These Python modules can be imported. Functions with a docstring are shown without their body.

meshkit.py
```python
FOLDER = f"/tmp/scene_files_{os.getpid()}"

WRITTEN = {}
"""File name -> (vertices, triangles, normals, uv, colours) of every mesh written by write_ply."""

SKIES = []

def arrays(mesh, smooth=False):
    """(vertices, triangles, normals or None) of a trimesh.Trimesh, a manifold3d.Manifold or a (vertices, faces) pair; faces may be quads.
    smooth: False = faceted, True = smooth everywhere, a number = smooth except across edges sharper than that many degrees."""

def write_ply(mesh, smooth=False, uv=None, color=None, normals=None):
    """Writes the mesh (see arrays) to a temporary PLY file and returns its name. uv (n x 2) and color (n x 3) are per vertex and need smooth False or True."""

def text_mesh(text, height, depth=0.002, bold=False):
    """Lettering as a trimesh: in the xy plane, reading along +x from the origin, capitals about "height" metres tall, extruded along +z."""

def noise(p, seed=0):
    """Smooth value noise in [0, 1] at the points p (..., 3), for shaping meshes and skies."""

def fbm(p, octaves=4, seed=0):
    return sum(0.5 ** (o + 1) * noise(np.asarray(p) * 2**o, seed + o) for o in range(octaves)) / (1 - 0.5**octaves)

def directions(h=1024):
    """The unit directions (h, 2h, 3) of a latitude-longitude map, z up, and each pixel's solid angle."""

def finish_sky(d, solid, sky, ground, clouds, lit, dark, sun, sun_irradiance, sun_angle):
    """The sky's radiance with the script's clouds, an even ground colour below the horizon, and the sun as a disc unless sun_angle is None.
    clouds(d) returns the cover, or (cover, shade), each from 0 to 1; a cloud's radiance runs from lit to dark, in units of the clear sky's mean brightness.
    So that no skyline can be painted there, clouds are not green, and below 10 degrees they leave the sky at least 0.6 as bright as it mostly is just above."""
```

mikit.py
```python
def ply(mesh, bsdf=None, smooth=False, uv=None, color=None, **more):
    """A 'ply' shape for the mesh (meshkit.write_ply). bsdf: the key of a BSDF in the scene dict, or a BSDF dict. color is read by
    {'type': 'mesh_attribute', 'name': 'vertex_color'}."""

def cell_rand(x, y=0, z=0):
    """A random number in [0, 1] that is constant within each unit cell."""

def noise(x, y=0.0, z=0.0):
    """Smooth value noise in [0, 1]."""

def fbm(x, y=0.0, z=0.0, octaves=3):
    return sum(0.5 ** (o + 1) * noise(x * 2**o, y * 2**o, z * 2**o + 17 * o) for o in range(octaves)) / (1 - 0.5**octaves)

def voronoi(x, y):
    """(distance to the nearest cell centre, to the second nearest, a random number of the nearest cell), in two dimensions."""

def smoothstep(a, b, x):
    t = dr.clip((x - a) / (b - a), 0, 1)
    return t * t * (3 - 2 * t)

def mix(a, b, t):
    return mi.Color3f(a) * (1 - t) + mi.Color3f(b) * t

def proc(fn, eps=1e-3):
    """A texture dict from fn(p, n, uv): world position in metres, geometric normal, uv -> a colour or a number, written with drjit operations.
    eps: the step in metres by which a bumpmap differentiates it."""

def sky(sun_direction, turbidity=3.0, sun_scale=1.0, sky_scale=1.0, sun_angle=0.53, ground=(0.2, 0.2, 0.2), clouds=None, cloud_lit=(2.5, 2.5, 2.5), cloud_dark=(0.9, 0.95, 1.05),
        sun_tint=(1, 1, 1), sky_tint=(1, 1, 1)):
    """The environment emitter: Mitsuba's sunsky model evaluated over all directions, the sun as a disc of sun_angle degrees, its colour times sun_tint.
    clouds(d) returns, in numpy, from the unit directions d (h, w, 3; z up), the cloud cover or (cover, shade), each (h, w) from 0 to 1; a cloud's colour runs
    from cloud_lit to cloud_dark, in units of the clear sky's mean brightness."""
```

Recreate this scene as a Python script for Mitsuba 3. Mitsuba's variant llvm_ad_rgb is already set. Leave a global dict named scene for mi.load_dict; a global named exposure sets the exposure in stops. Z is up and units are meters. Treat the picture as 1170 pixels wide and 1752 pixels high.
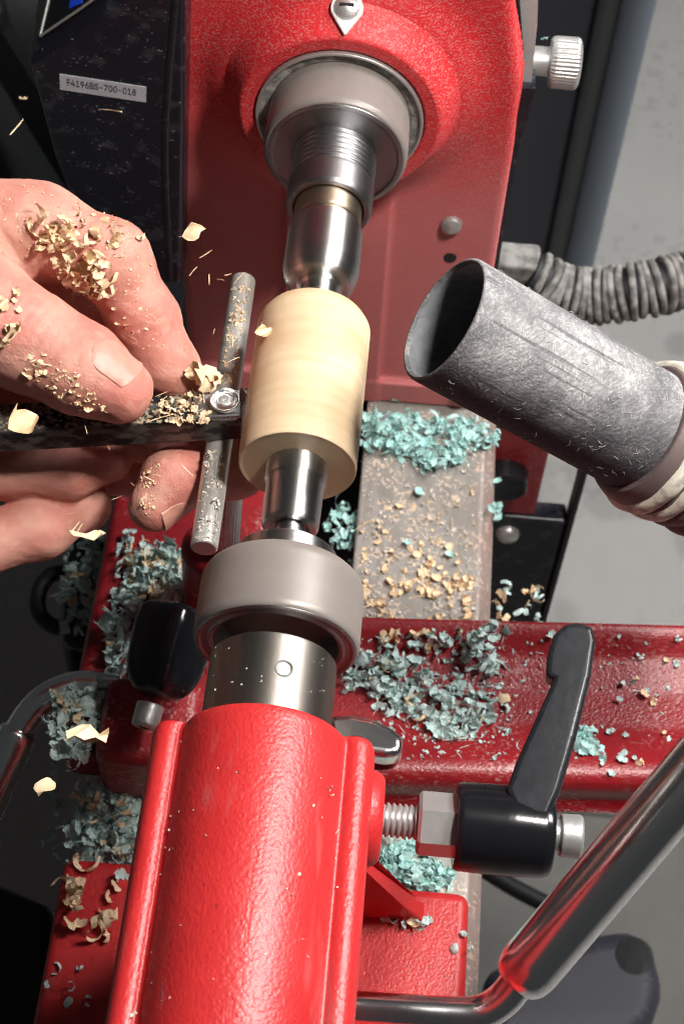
import math, random
import numpy as np, trimesh, shapely, manifold3d as m3, mitsuba as mi, drjit as dr, mikit, meshkit
from shapely.geometry import Polygon
from mikit import noise, fbm, voronoi, smoothstep, mix, proc
T = mi.ScalarTransform4f
scene, labels = {}, {}
exposure = 0.0

# ------------------------------------------------------------------ camera and lamps
PITCH, YAW, ROLL, FOC = math.radians(55.892), math.radians(2.069), math.radians(3.139), 2658.2
CAM = np.array([.02043, 0, .32334])
FW = np.array([-math.sin(YAW) * math.cos(PITCH), math.cos(YAW) * math.cos(PITCH), -math.sin(PITCH)])
RT = np.array([math.cos(YAW), math.sin(YAW), 0.0]); UP = np.cross(RT, FW)
RT, UP = math.cos(ROLL) * RT + math.sin(ROLL) * UP, -math.sin(ROLL) * RT + math.cos(ROLL) * UP
scene['camera'] = {'type': 'thinlens', 'fov': 2 * math.degrees(math.atan(585 / FOC)), 'fov_axis': 'x',
                   'aperture_radius': .0009, 'focus_distance': .385, 'near_clip': .02, 'far_clip': 50.0,
                   'to_world': T().look_at(origin=CAM.tolist(), target=(CAM + FW).tolist(), up=UP.tolist())}

def lamp(key, pos, target, w, h, rad, disk=False):
    scene[key] = {'type': 'disk' if disk else 'rectangle', 'to_world': T().look_at(origin=pos, target=target, up=[0, 1, .01]) @ T().scale([w, h, 1]),
                  'emitter': {'type': 'area', 'radiance': {'type': 'rgb', 'value': rad}}}
KEY = [.175, .212, .375]
lamp('unseen_work_lamp', KEY, [0, .25, -.04], .03, .03, [300, 288, 268], True)  # out of view; lights the lathe from the upper right
lamp('unseen_overhead_lamp', [.80, .60, .95], [.1, .5, -.5], .19, .19, [47, 46.5, 45.5])  # out of view overhead; lights the right floor, lathe shades the left
scene['ambient_fill'] = {'type': 'constant', 'radiance': {'type': 'rgb', 'value': [.033, .036, .037]}}  # even ambient fill added so undersides do not go black
labels['unseen_work_lamp'] = {'label': 'small bright round work lamp out of view above the right of the lathe', 'category': 'lamp'}
labels['unseen_overhead_lamp'] = {'label': 'square lamp out of view overhead, placed to light the floor', 'category': 'lamp'}

def at(u, v, **k):
    """The point of the plane x=, y= or z= that stands at this place of the photograph."""
    d = FW + RT * (u - 585) / FOC - UP * (v - 876) / FOC
    (n, c), = k.items(); i = 'xyz'.index(n)
    return CAM + d * (c - CAM[i]) / d[i]
def on_plane(u, v, p0, n):
    d = FW + RT * (u - 585) / FOC - UP * (v - 876) / FOC
    return CAM + d * (np.dot(n, p0 - CAM) / np.dot(n, d))

PAX = .912 * (RT * .900 - UP * .436) + .41 * FW; PAX = [float(x) for x in PAX / np.linalg.norm(PAX)]
# ------------------------------------------------------------------ materials
def two(b): return {'type': 'twosided', 'b': b}
def bump(b, fn, scale, eps=2e-4): return {'type': 'bumpmap', 'arbitrary': {**proc(fn, eps), }, 'scale': scale, 'b': b}
def col(*c): return {'type': 'rgb', 'value': list(c)}
def pri(c, rough=.5, **k):
    return {'type': 'principled', 'base_color': c if isinstance(c, dict) else col(*c), 'roughness': rough, **k}

def orange_peel(p, n, uv): return fbm(p.x * 1700, p.y * 1700, p.z * 1700, 2)
def red_gloss_c(p, n, uv):
    s = noise(p.x * 900, p.y * 900, p.z * 900 + 5)
    d = smoothstep(.86, .92, s) * smoothstep(.5, .7, noise(p.x * 160, p.y * 160, p.z * 160))
    base = mix((.50, .026, .027), (.38, .014, .016), fbm(p.x * 90, p.y * 90, p.z * 90, 3))
    w = smoothstep(.60, .78, fbm(p.x * 210, p.y * 60, p.z * 210 + 2, 4))
    base = mix(base, (.36, .08, .08), w * .5)
    return mix(base, (.22, .01, .012), d * .8)
def dust_amt(p, n):
    return fbm(p.x * 60, p.y * 60, p.z * 60 + 3, 3)
def red_dusty_c(p, n, uv):
    f = fbm(p.x * 2100, p.y * 2100, p.z * 2100, 2)
    d = dust_amt(p, n)
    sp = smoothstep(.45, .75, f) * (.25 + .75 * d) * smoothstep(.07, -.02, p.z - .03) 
    low = smoothstep(.0, -.06, p.z)  # paler below: dust, plus a lift for the weak lamp light there
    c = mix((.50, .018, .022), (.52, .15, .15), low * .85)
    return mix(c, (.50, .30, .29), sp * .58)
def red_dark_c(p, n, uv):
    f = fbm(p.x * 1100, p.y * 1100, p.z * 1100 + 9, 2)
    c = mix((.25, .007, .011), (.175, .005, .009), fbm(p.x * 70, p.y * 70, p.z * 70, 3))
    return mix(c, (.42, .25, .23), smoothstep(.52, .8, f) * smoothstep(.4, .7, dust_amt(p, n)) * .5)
def bed_c(p, n, uv):
    f = fbm(p.x * 500, p.y * 90, p.z * 300, 3)
    c = mix((.20, .178, .160), (.30, .282, .262), f)
    s = smoothstep(.66, .74, noise(p.x * 1100, p.y * 1100, 3)) * smoothstep(.35, .65, noise(p.x * 130, p.y * 130, 8))
    c = mix(c, (.58, .46, .36), s * .8)
    rust = smoothstep(.055, .066, dr.abs(p.x)) * fbm(p.x * 300, p.y * 120, p.z * 300, 2)
    return mix(c, (.30, .15, .13), rust)
def maple_c(p, n, uv):
    b = fbm(p.y * 420, 2.0, 0, 3)
    w = noise(p.y * 130 + 3 * noise(p.x * 40, p.z * 40, 2), 7, 1)
    ang = fbm(p.x * 130, p.y * 340, p.z * 130, 3)
    c = mix((.49, .32, .17), (.69, .535, .37), dr.clip(.5 * b + .45 * w + .35 * ang - .12, 0, 1))
    return mix(c, (.50, .32, .16), smoothstep(.62, .85, ang) * .35)
def skin_c(p, n, uv):
    a = fbm(p.x * 95, p.y * 95, p.z * 95, 3)
    b = fbm(p.x * 420, p.y * 420, p.z * 420, 2)
    c = mix((.460, .178, .140), (.530, .255, .198), smoothstep(.3, .7, a))
    c = mix(c, (.47, .14, .115), smoothstep(.42, .75, fbm(p.x * 70 + 4, p.y * 70, p.z * 70, 2)) * .55)
    return mix(c, (.54, .34, .26), smoothstep(.5, .8, b) * .25)
def skin_h(p, n, uv):
    v1, v2, _ = voronoi((p.x + .3 * p.z) * 900, (p.y + .4 * p.z) * 900)
    wr = noise(p.x * 330 + p.y * 60, p.y * 330 - p.x * 60, p.z * 330)
    return .55 * smoothstep(0., .3, v2 - v1) + 1.2 * wr + .5 * noise(p.x * 1000, p.y * 1000, p.z * 1000)
def black_dusty_c(p, n, uv):
    s = fbm(p.x * 210, p.y * 210, p.z * 210, 3)
    f = noise(p.x * 1300, p.y * 1300, p.z * 1300)
    c = mix((.008, .008, .014), (.030, .030, .037), smoothstep(.55, .8, s))
    return mix(c, (.22, .22, .23), smoothstep(.84, .92, f) * smoothstep(.42, .6, s) * .7)
def pipe_c(p, n, uv):
    t = p.x * PAX[0] + p.y * PAX[1] + p.z * PAX[2]
    a = fbm(p.x * 90, p.y * 90, p.z * 90, 3)
    st = fbm(p.x * 520 + t * 60, p.y * 520, p.z * 520 - t * 430, 3)
    f = fbm(p.x * 2200, p.y * 2200, p.z * 2200, 2)
    sc_ = fbm(p.x * 900 - t * PAX[0] * 860, p.y * 900 - t * PAX[1] * 860, p.z * 900 - t * PAX[2] * 860, 3)
    line = smoothstep(.60, .74, sc_) * smoothstep(.35, .6, a)
    w1 = .0012 * noise(p.x * 500, p.y * 500, p.z * 500); u1, u2 = p.x * .91 + p.y * .42 + w1, p.y * .91 - p.x * .42 + p.z * .5 - w1
    v1, v2 = p.x * .30 - p.y * .95 + w1, p.y * .30 + p.x * .95 - p.z * .4; x1, x2 = p.x * .6 + p.z * .8 + w1, p.y * .5 + p.z * .6 - p.x * .6
    h1 = smoothstep(.58, .86, noise(u1 * 480, u2 * 3300, p.z * 900)); h2 = smoothstep(.58, .86, noise(v1 * 480 + 9, v2 * 3300, p.z * 1100)); h3 = smoothstep(.58, .86, noise(x1 * 600 + 5, x2 * 3000, p.y * 500))
    hair = dr.maximum(h1, dr.maximum(h2, h3))
    up = smoothstep(-.15, 1.05, n.z * .95 - n.y * .1 + .6 * (a - .5))  # paler where the surface faces up, near black underneath
    dust = dr.clip(up * (.45 + .55 * smoothstep(.3, .7, a)) * (.55 + .5 * st) * (.6 + .6 * f), 0, 1)
    return mix(mix((.026, .025, .032), (.40, .39, .39), dr.clip(dust * (.78 + .34 * hair) + .05 * hair * smoothstep(-.5, .3, n.z), 0, 1)), (.03, .028, .034), line * .6)
def floor_c(p, n, uv):
    a = fbm(p.x * 6, p.y * 6, 1, 3)
    s = smoothstep(.66, .82, noise(p.x * 34, p.y * 34, 4)) * smoothstep(.45, .7, noise(p.x * 8, p.y * 8, 2)) + .5 * smoothstep(.7, .8, noise(p.x * 190, p.y * 190, 6)) * smoothstep(.45, .7, noise(p.x * 14, p.y * 14, 9))
    c = mix((.34, .335, .325), (.41, .40, .385), a)
    return mix(c, (.25, .245, .24), s * .7)
def hose_c(p, n, uv):
    a = fbm(p.x * 300, p.y * 300, p.z * 300, 3)
    return mix((.10, .095, .092), (.30, .285, .275), smoothstep(.25, .75, a))
def gun_c(p, n, uv):
    s = smoothstep(.72, .8, noise(p.x * 1000, p.y * 1000, p.z * 1000)) * smoothstep(.4, .6, noise(p.x * 220, p.y * 220, p.z * 220))
    return mix((.55, .53, .49), (.75, .66, .48), s)
def worn_c(p, n, uv):
    a = fbm(p.x * 260, p.y * 420, p.z * 420, 4)
    c = mix((.012, .012, .014), (.10, .095, .085), smoothstep(.42, .62, a))
    d = smoothstep(.5, .66, fbm(p.x * 1300, p.y * 1300, p.z * 1300, 2)) * smoothstep(.3, .9, n.z)
    return mix(c, (.45, .36, .25), d * .75)
def teal_c(p, n, uv): return mix((.27, .50, .475), (.47, .69, .655), noise(p.x * 420, p.y * 420, p.z * 420))
def teal_grey_c(p, n, uv): return mix((.34, .46, .44), (.56, .68, .65), noise(p.x * 300, p.y * 300, p.z * 300))
def tan_c(p, n, uv): return mix((.56, .38, .21), (.80, .63, .43), fbm(p.x * 420, p.y * 420, p.z * 420, 2))
def cast_h(p, n, uv): return fbm(p.x * 1300, p.y * 1300, p.z * 1300, 2)
def dimple_h(p, n, uv): return fbm(p.x * 480, p.y * 480, p.z * 480, 3)
def ring_h(p, n, uv): return noise(p.y * 4200, 1.5, 2.5) + .5 * noise(p.y * 1300, 4.5, 1)

M = {
 'red_gloss': bump(pri(proc(red_gloss_c), .43, specular=.38, clearcoat=.12, clearcoat_gloss=.75), orange_peel, .00014),
 'red_dusty': bump(pri(proc(red_dusty_c), .55, specular=.35), cast_h, .00010),
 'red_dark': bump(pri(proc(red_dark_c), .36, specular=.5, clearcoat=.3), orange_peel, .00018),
 'bed_steel': bump(pri(proc(bed_c), .5, metallic=.25, specular=.5), dimple_h, .00008),
 'maple': bump(pri(proc(maple_c), .48, specular=.35), ring_h, .000006),
 'skin': bump(pri(proc(skin_c), .55, specular=.3, sheen=.2), skin_h, .00014, 1e-4),
 'nail': pri(proc(lambda p, n, uv: mix((.455, .185, .145), (.53, .275, .212), fbm(p.x * 300, p.y * 300, p.z * 300, 2))), .42, specular=.3),
 'nail_edge': pri((.72, .62, .50), .4),
 'black_cover': pri(proc(black_dusty_c), .3, specular=.5),
 'black_plastic': bump(pri((.007, .007, .009), .17, specular=.4), dimple_h, .00003),
 'black_matt': pri((.006, .006, .008), .6),
 'lever_black': bump(pri(proc(lambda p, n, uv: mix((.006, .0065, .009), (.020, .021, .025), fbm(p.x * 300, p.y * 300, p.z * 300, 3)) + mi.Color3f(.12) * smoothstep(.012, .0, dr.abs(noise(p.x * 130 + 40 * p.y, p.y * 130, p.z * 130) - .5)) * smoothstep(.55, .7, noise(p.x * 90, p.y * 90 + 7, p.z * 90))), .3, specular=.2), dimple_h, .00004),
 'polished': {'type': 'roughconductor', 'specular_reflectance': col(.66, .65, .64), 'alpha_u': .42, 'alpha_v': .07, 'distribution': 'ggx'},
 'dark_steel': {'type': 'roughconductor', 'specular_reflectance': col(.34, .335, .34), 'alpha_u': .36, 'alpha_v': .13, 'distribution': 'ggx'},
 'warm_steel': {'type': 'roughconductor', 'specular_reflectance': col(.50, .40, .30), 'alpha_u': .42, 'alpha_v': .14, 'distribution': 'ggx'},
 'ground_steel': {'type': 'roughconductor', 'specular_reflectance': col(.40, .36, .32), 'alpha_u': .45, 'alpha_v': .15, 'distribution': 'ggx'},
 'turned_grey': pri(proc(lambda p, n, uv: mix((.20, .172, .158), (.215, .188, .172), noise(p.y * 500, 3, 1))), .42, metallic=.2, specular=.4),
 'chrome': {'type': 'roughconductor', 'specular_reflectance': col(.86, .85, .86), 'alpha': .035, 'distribution': 'ggx'},
 'gun_bar': pri(proc(gun_c), .30, metallic=.6, specular=.6),
 'zinc': bump(pri((.48, .47, .46), .38, metallic=.7), dimple_h, .0001),
 'galvanised': bump(pri((.42, .42, .42), .5, metallic=.3), dimple_h, .0001),
 'quill_steel': bump(pri(proc(lambda p, n, uv: mix((.19, .165, .14), (.27, .24, .21), fbm(p.x * 200, p.y * 200, p.z * 200, 3))), .33, metallic=.7), dimple_h, .00003),
 'pipe': bump(pri(proc(pipe_c), .72, specular=.3), lambda p, n, uv: fbm(p.x * 1900, p.y * 1900, p.z * 1900, 3), .00025),
 'pipe_inside': pri(proc(lambda p, n, uv: mix((.10, .105, .12), (.22, .225, .24), fbm(p.x * 500, p.y * 500, p.z * 500, 3))), .7),
 'hose': bump(pri(proc(hose_c), .75, specular=.25), cast_h, .0003),
 'cuff': pri((.115, .085, .082), .55, specular=.4),
 'cream': pri(proc(lambda p, n, uv: mix((.60, .57, .48), (.36, .33, .29), smoothstep(.5, .75, fbm(p.x * 400, p.y * 400, p.z * 400, 3)))), .6),
 'label_white': pri((.42, .42, .46), .5),
 'pointer_white': pri((.62, .62, .60), .45),
 'ink': pri((.02, .02, .03), .5),
 'blue_print': pri((.01, .05, .55), .4),
 'cabinet_blue': pri((.12, .145, .175), .55),
 'cabinet_dark': pri((.030, .030, .042), .6),
 'cabinet_grey': pri((.055, .062, .064), .6),
 'floor_paint': bump(pri(proc(floor_c), .6, specular=.3), lambda p, n, uv: fbm(p.x * 60, p.y * 60, 0, 3), .0012, 1e-3),
 'worn_black': bump(pri(proc(worn_c), .38, metallic=.4, specular=.4), dimple_h, .00006),
 'shade_grey': pri(proc(lambda p, n, uv: mix((.10, .098, .092), (.17, .165, .155), fbm(p.x * 30, p.y * 30, p.z * 30, 3))), .8),
 'teal': pri(proc(teal_c), .7), 'teal_grey': pri(proc(teal_grey_c), .75), 'tan': pri(proc(tan_c), .65), 'pale_dust': pri((.66, .60, .54), .7), 'grey_dust': pri((.40, .38, .36), .8),
 'white_edge': pri((.5, .49, .46), .6),
}
for k, v in M.items(): scene['mat_' + k] = two(v)

# ------------------------------------------------------------------ mesh helpers
def key_for(name, parent=None):
    base = (parent + '__' if parent else '') + name
    if base not in USED: USED.add(base); return base
    i = 1
    while f'{base}_{i:03d}' in USED: i += 1
    USED.add(f'{base}_{i:03d}'); return f'{base}_{i:03d}'
USED = set(scene)
def obj(name, mesh, m, parent=None, smooth=35, to_world=None, **lab):
    k = key_for(name, parent)
    d = mesh if isinstance(mesh, dict) else mikit.ply(mesh, 'mat_' + m, smooth=smooth)
    scene[k] = {**d, 'to_world': to_world} if to_world is not None else d
    if lab: labels[k] = {a: b for a, b in lab.items() if b}
    return k
def thing(name, label, category, group=None):
    k = key_for(name); labels[k] = {'label': label, 'category': category}
    if group: labels[k]['group'] = group
    return k
def cat(*ms): return trimesh.util.concatenate([x if isinstance(x, trimesh.Trimesh) else tri(x) for x in ms])
def tri(m):
    v, f, _ = meshkit.arrays(m); return trimesh.Trimesh(v, f, process=False)
def frame(d):
    d = np.asarray(d, float) / np.linalg.norm(d)
    a = np.cross(d, [0, 0, 1] if abs(d[2]) < .9 else [1, 0, 0]); a /= np.linalg.norm(a)
    return a, np.cross(d, a), d
def revolve(profile, origin=(0, 0, 0), axis=(0, 1, 0), n=96, warp=None):
    """profile: (distance along the axis, radius)."""
    a, b, d = frame(axis); pr = np.asarray(profile, float); t = np.arange(n) * 2 * np.pi / n
    ring = np.cos(t)[:, None] * a + np.sin(t)[:, None] * b
    r = pr[:, 1][:, None] * (np.ones(n)[None] if warp is None else warp(t)[None])
    v = np.asarray(origin) + pr[:, 0][:, None, None] * d + r[..., None] * ring[None]
    k = len(pr); i, j = np.meshgrid(np.arange(k - 1), np.arange(n), indexing='ij'); j2 = (j + 1) % n
    q = np.stack([i * n + j, (i + 1) * n + j, (i + 1) * n + j2, i * n + j2], -1).reshape(-1, 4)
    f = np.vstack([q[:, [0, 2, 1]], q[:, [0, 3, 2]]])
    m = trimesh.Trimesh(v.reshape(-1, 3), f, process=False)
    m.merge_vertices(); m.update_faces(m.nondegenerate_faces()); m.fix_normals(); return m
def turned(profile, mat, origin=(0, 0, 0), axis=(0, 1, 0), n=128, densify=.0006):
    """A turned metal piece whose fine grooves run round its axis (u along the profile, v round it)."""
    a, b, d = frame(axis); pr = np.asarray(profile, float)
    out = [pr[0]]
    for p, q in zip(pr, pr[1:]):
        k = max(1, min(6, int(np.linalg.norm(q - p) / densify)))
        out += [p + (q - p) * t for t in np.linspace(0, 1, k + 1)[1:]]
    pr = np.array(out); pr[:, 1] = np.maximum(pr[:, 1], 1e-5)
    t = np.linspace(0, 2 * np.pi, n + 1) + np.pi / 2
    ring = np.cos(t)[:, None] * a + np.sin(t)[:, None] * b
    v = np.asarray(origin) + pr[:, 0][:, None, None] * d + pr[:, 1][:, None, None] * ring[None]
    L = np.r_[0, np.cumsum(np.linalg.norm(np.diff(pr, axis=0), axis=1))]
    uv = np.stack(np.broadcast_arrays(L[:, None] / .05, (t / 6.2832)[None]), -1).reshape(-1, 2)
    w = n + 1; k = len(pr); i, j = np.meshgrid(np.arange(k - 1), np.arange(n), indexing='ij')
    q = np.stack([i * w + j, (i + 1) * w + j, (i + 1) * w + j + 1, i * w + j + 1], -1).reshape(-1, 4)
    f = np.vstack([q[:, [0, 2, 1]], q[:, [0, 3, 2]]]); m = trimesh.Trimesh(v.reshape(-1, 3), f, process=False)
    if m.volume < 0: m = trimesh.Trimesh(v.reshape(-1, 3), f[:, ::-1], process=False)
    return mikit.ply(m, 'mat_' + mat, smooth=True, uv=uv)
def rounded(prof, r=.0006, n=4):
    """Rounds the inner corners of a profile polyline."""
    p = [np.asarray(x, float) for x in prof]; out = [p[0]]
    for a, b, c in zip(p, p[1:], p[2:]):
        la, lc = np.linalg.norm(a - b), np.linalg.norm(c - b); k = min(r, la * .45, lc * .45)
        if k < 1e-7: out.append(b); continue
        s, e = b + (a - b) / la * k, b + (c - b) / lc * k
        for t in np.linspace(0, 1, n + 1): out.append((1 - t) ** 2 * s + 2 * t * (1 - t) * b + t * t * e)
    return out + [p[-1]]
def spline(pts, n=12):
    p = np.asarray(pts, float); p = np.vstack([2 * p[0] - p[1], p, 2 * p[-1] - p[-2]]); out = []
    for i in range(1, len(p) - 2):
        for t in np.linspace(0, 1, n, endpoint=False):
            out.append(.5 * (2 * p[i] + (p[i + 1] - p[i - 1]) * t + (2 * p[i - 1] - 5 * p[i] + 4 * p[i + 1] - p[i + 2]) * t * t + (3 * p[i] - p[i - 1] - 3 * p[i + 1] + p[i + 2]) * t ** 3))
    return np.array(out + [p[-2]])
def sweep(pts, rad, sides=24, caps=True):
    p = np.asarray(pts, float); r = np.broadcast_to(rad, (len(p),)).astype(float)
    t = np.gradient(p, axis=0); t /= np.linalg.norm(t, axis=1, keepdims=True)
    a = frame(t[0])[0]; A = []
    for d in t:
        a = a - d * a.dot(d); a /= np.linalg.norm(a); A.append(a)
    A = np.array(A); B = np.cross(t, A); ang = np.arange(sides) * 2 * np.pi / sides
    rings = p[:, None] + r[:, None, None] * (np.cos(ang)[None, :, None] * A[:, None] + np.sin(ang)[None, :, None] * B[:, None])
    return loft(list(rings), caps)
def loft(rings, caps=True):
    n, k = len(rings[0]), len(rings); v = np.vstack(rings)
    i, j = np.meshgrid(np.arange(k - 1), np.arange(n), indexing='ij'); j2 = (j + 1) % n
    q = np.stack([i * n + j, i * n + j2, (i + 1) * n + j2, (i + 1) * n + j], -1).reshape(-1, 4)
    f = [q[:, [0, 1, 2]], q[:, [0, 2, 3]]]
    if caps:
        v = np.vstack([v, rings[0].mean(0), rings[-1].mean(0)]); jj = np.arange(n)
        f += [np.stack([(jj + 1) % n, jj, jj * 0 + n * k], 1), np.stack([jj + n * (k - 1), (jj + 1) % n + n * (k - 1), jj * 0 + n * k + 1], 1)]
    m = trimesh.Trimesh(v, np.vstack(f), process=False); m.fix_normals(); return m
def rbox(c, size, r=.0015, seg=12, rot=None):
    h = np.asarray(size, float) / 2 - r; pts = []
    s = tri(m3.Manifold.sphere(r, seg)).vertices
    for x in (-1, 1):
        for y in (-1, 1):
            for z in (-1, 1): pts.append(s + h * [x, y, z])
    m = trimesh.convex.convex_hull(np.vstack(pts))
    v = m.vertices @ (np.eye(3) if rot is None else rot).T + np.asarray(c)
    return trimesh.Trimesh(v, m.faces, process=False)
def box2(x0, x1, y0, y1, z0, z1, r=.0015): return rbox([(x0 + x1) / 2, (y0 + y1) / 2, (z0 + z1) / 2], [x1 - x0, y1 - y0, z1 - z0], r)
def prism(poly, o, ex, ey, depth, bevel=.0006, steps=3):
    """A polygon in the plane o + a*ex + b*ey, thick towards -(ex x ey), with rounded rims."""
    ex, ey = np.asarray(ex, float), np.asarray(ey, float); nz = np.cross(ex, ey); P = Polygon(poly)
    if bevel <= 0:
        m = trimesh.creation.extrude_polygon(P, depth, engine='earcut'); z = m.vertices[:, 2] - depth; xy = m.vertices[:, :2]
        return trimesh.Trimesh(np.asarray(o) + xy[:, :1] * ex + xy[:, 1:] * ey + z[:, None] * nz, m.faces, process=False)
    P = P.buffer(-bevel * 1.2).buffer(bevel * 1.2, quad_segs=4)
    ring = np.array(P.exterior.coords)[:-1]
    N = max(80, len(ring)); L = shapely.LinearRing(ring); s = np.linspace(0, L.length, N, endpoint=False)
    s = np.unique(np.concatenate([s, [L.project(shapely.Point(q)) for q in ring]])); 
    b = np.array([L.interpolate(x).coords[0] for x in s])
    tang = np.roll(b, -1, 0) - np.roll(b, 1, 0); tang /= np.linalg.norm(tang, axis=1, keepdims=True) + 1e-15
    nrm = np.stack([tang[:, 1], -tang[:, 0]], 1) * (1 if L.is_ccw else -1)
    layers = []
    for k in range(steps + 1):
        a = np.pi / 2 * k / steps; layers.append((b - nrm * bevel * (1 - math.cos(math.pi / 2 - a)) , -bevel * (1 - math.sin(a))if 0 else -bevel * (1 - math.cos(a))))
    layers = [(b - nrm * bevel * (1 - math.sin(t)), -bevel * (1 - math.cos(t))) for t in np.linspace(0, math.pi / 2, steps + 1)]
    layers += [(x, -depth - z) for x, z in reversed(layers)]
    rings = [np.asarray(o) + x[:, :1] * ex + x[:, 1:] * ey + z * nz for x, z in layers]
    m = loft(rings, caps=False)
    capf = trimesh.creation.triangulate_polygon(Polygon(layers[0][0]), engine='earcut')
    cap2 = np.c_[capf[0], np.zeros(len(capf[0]))]
    tops = [trimesh.Trimesh(np.asarray(o) + cap2[:, :1] * ex + cap2[:, 1:2] * ey, capf[1], process=False),
            trimesh.Trimesh(np.asarray(o) + cap2[:, :1] * ex + cap2[:, 1:2] * ey - depth * nz, capf[1][:, ::-1], process=False)]
    out = cat(m, *tops); out.merge_vertices(digits_vertex=8); out.fix_normals(); return out
def hexbar(o, axis, r, length, bev=.0007):
    a, b, d = frame(axis); t = np.arange(6) * np.pi / 3 + np.pi / 6
    hx = np.cos(t)[:, None] * a + np.sin(t)[:, None] * b; hx2 = hx * (1 - bev / r)
    return trimesh.convex.convex_hull(np.vstack([np.asarray(o) + hx2 * r, np.asarray(o) + hx * r + d * bev, np.asarray(o) + hx * r + d * (length - bev), np.asarray(o) + hx2 * r + d * length]))
# --- signed distance fields, turned into meshes by surface nets
def round_cone(p, a, b, r1, r2):
    a, b = np.asarray(a, float), np.asarray(b, float); ba = b - a; l2 = ba @ ba
    rr = r1 - r2; a2 = l2 - rr * rr; il2 = 1 / l2; pa = p - a; y = pa @ ba; z = y - l2
    w = pa * l2 - y[:, None] * ba; x2 = (w * w).sum(1); y2 = y * y * l2; z2 = z * z * l2
    k = np.sign(rr) * rr * rr * x2
    d = (np.sqrt(np.maximum(x2 * a2 * il2, 0)) + y * rr) * il2 - r1
    d = np.where(np.sign(z) * a2 * z2 > k, np.sqrt(x2 + z2) * il2 - r2, d)
    return np.where((np.sign(y) * a2 * y2 < k) & ~(np.sign(z) * a2 * z2 > k), np.sqrt(x2 + y2) * il2 - r1, d)
def smin(a, b, k):
    h = np.maximum(k - np.abs(a - b), 0) / k; return np.minimum(a, b) - h * h * k * .25
def smax(a, b, k): return -smin(-a, -b, k)
def sbox(p, c, h, r):
    q = np.abs(p - np.asarray(c)) - (np.asarray(h) - r)
    return np.linalg.norm(np.maximum(q, 0), axis=1) + np.minimum(q.max(1), 0) - r
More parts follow.
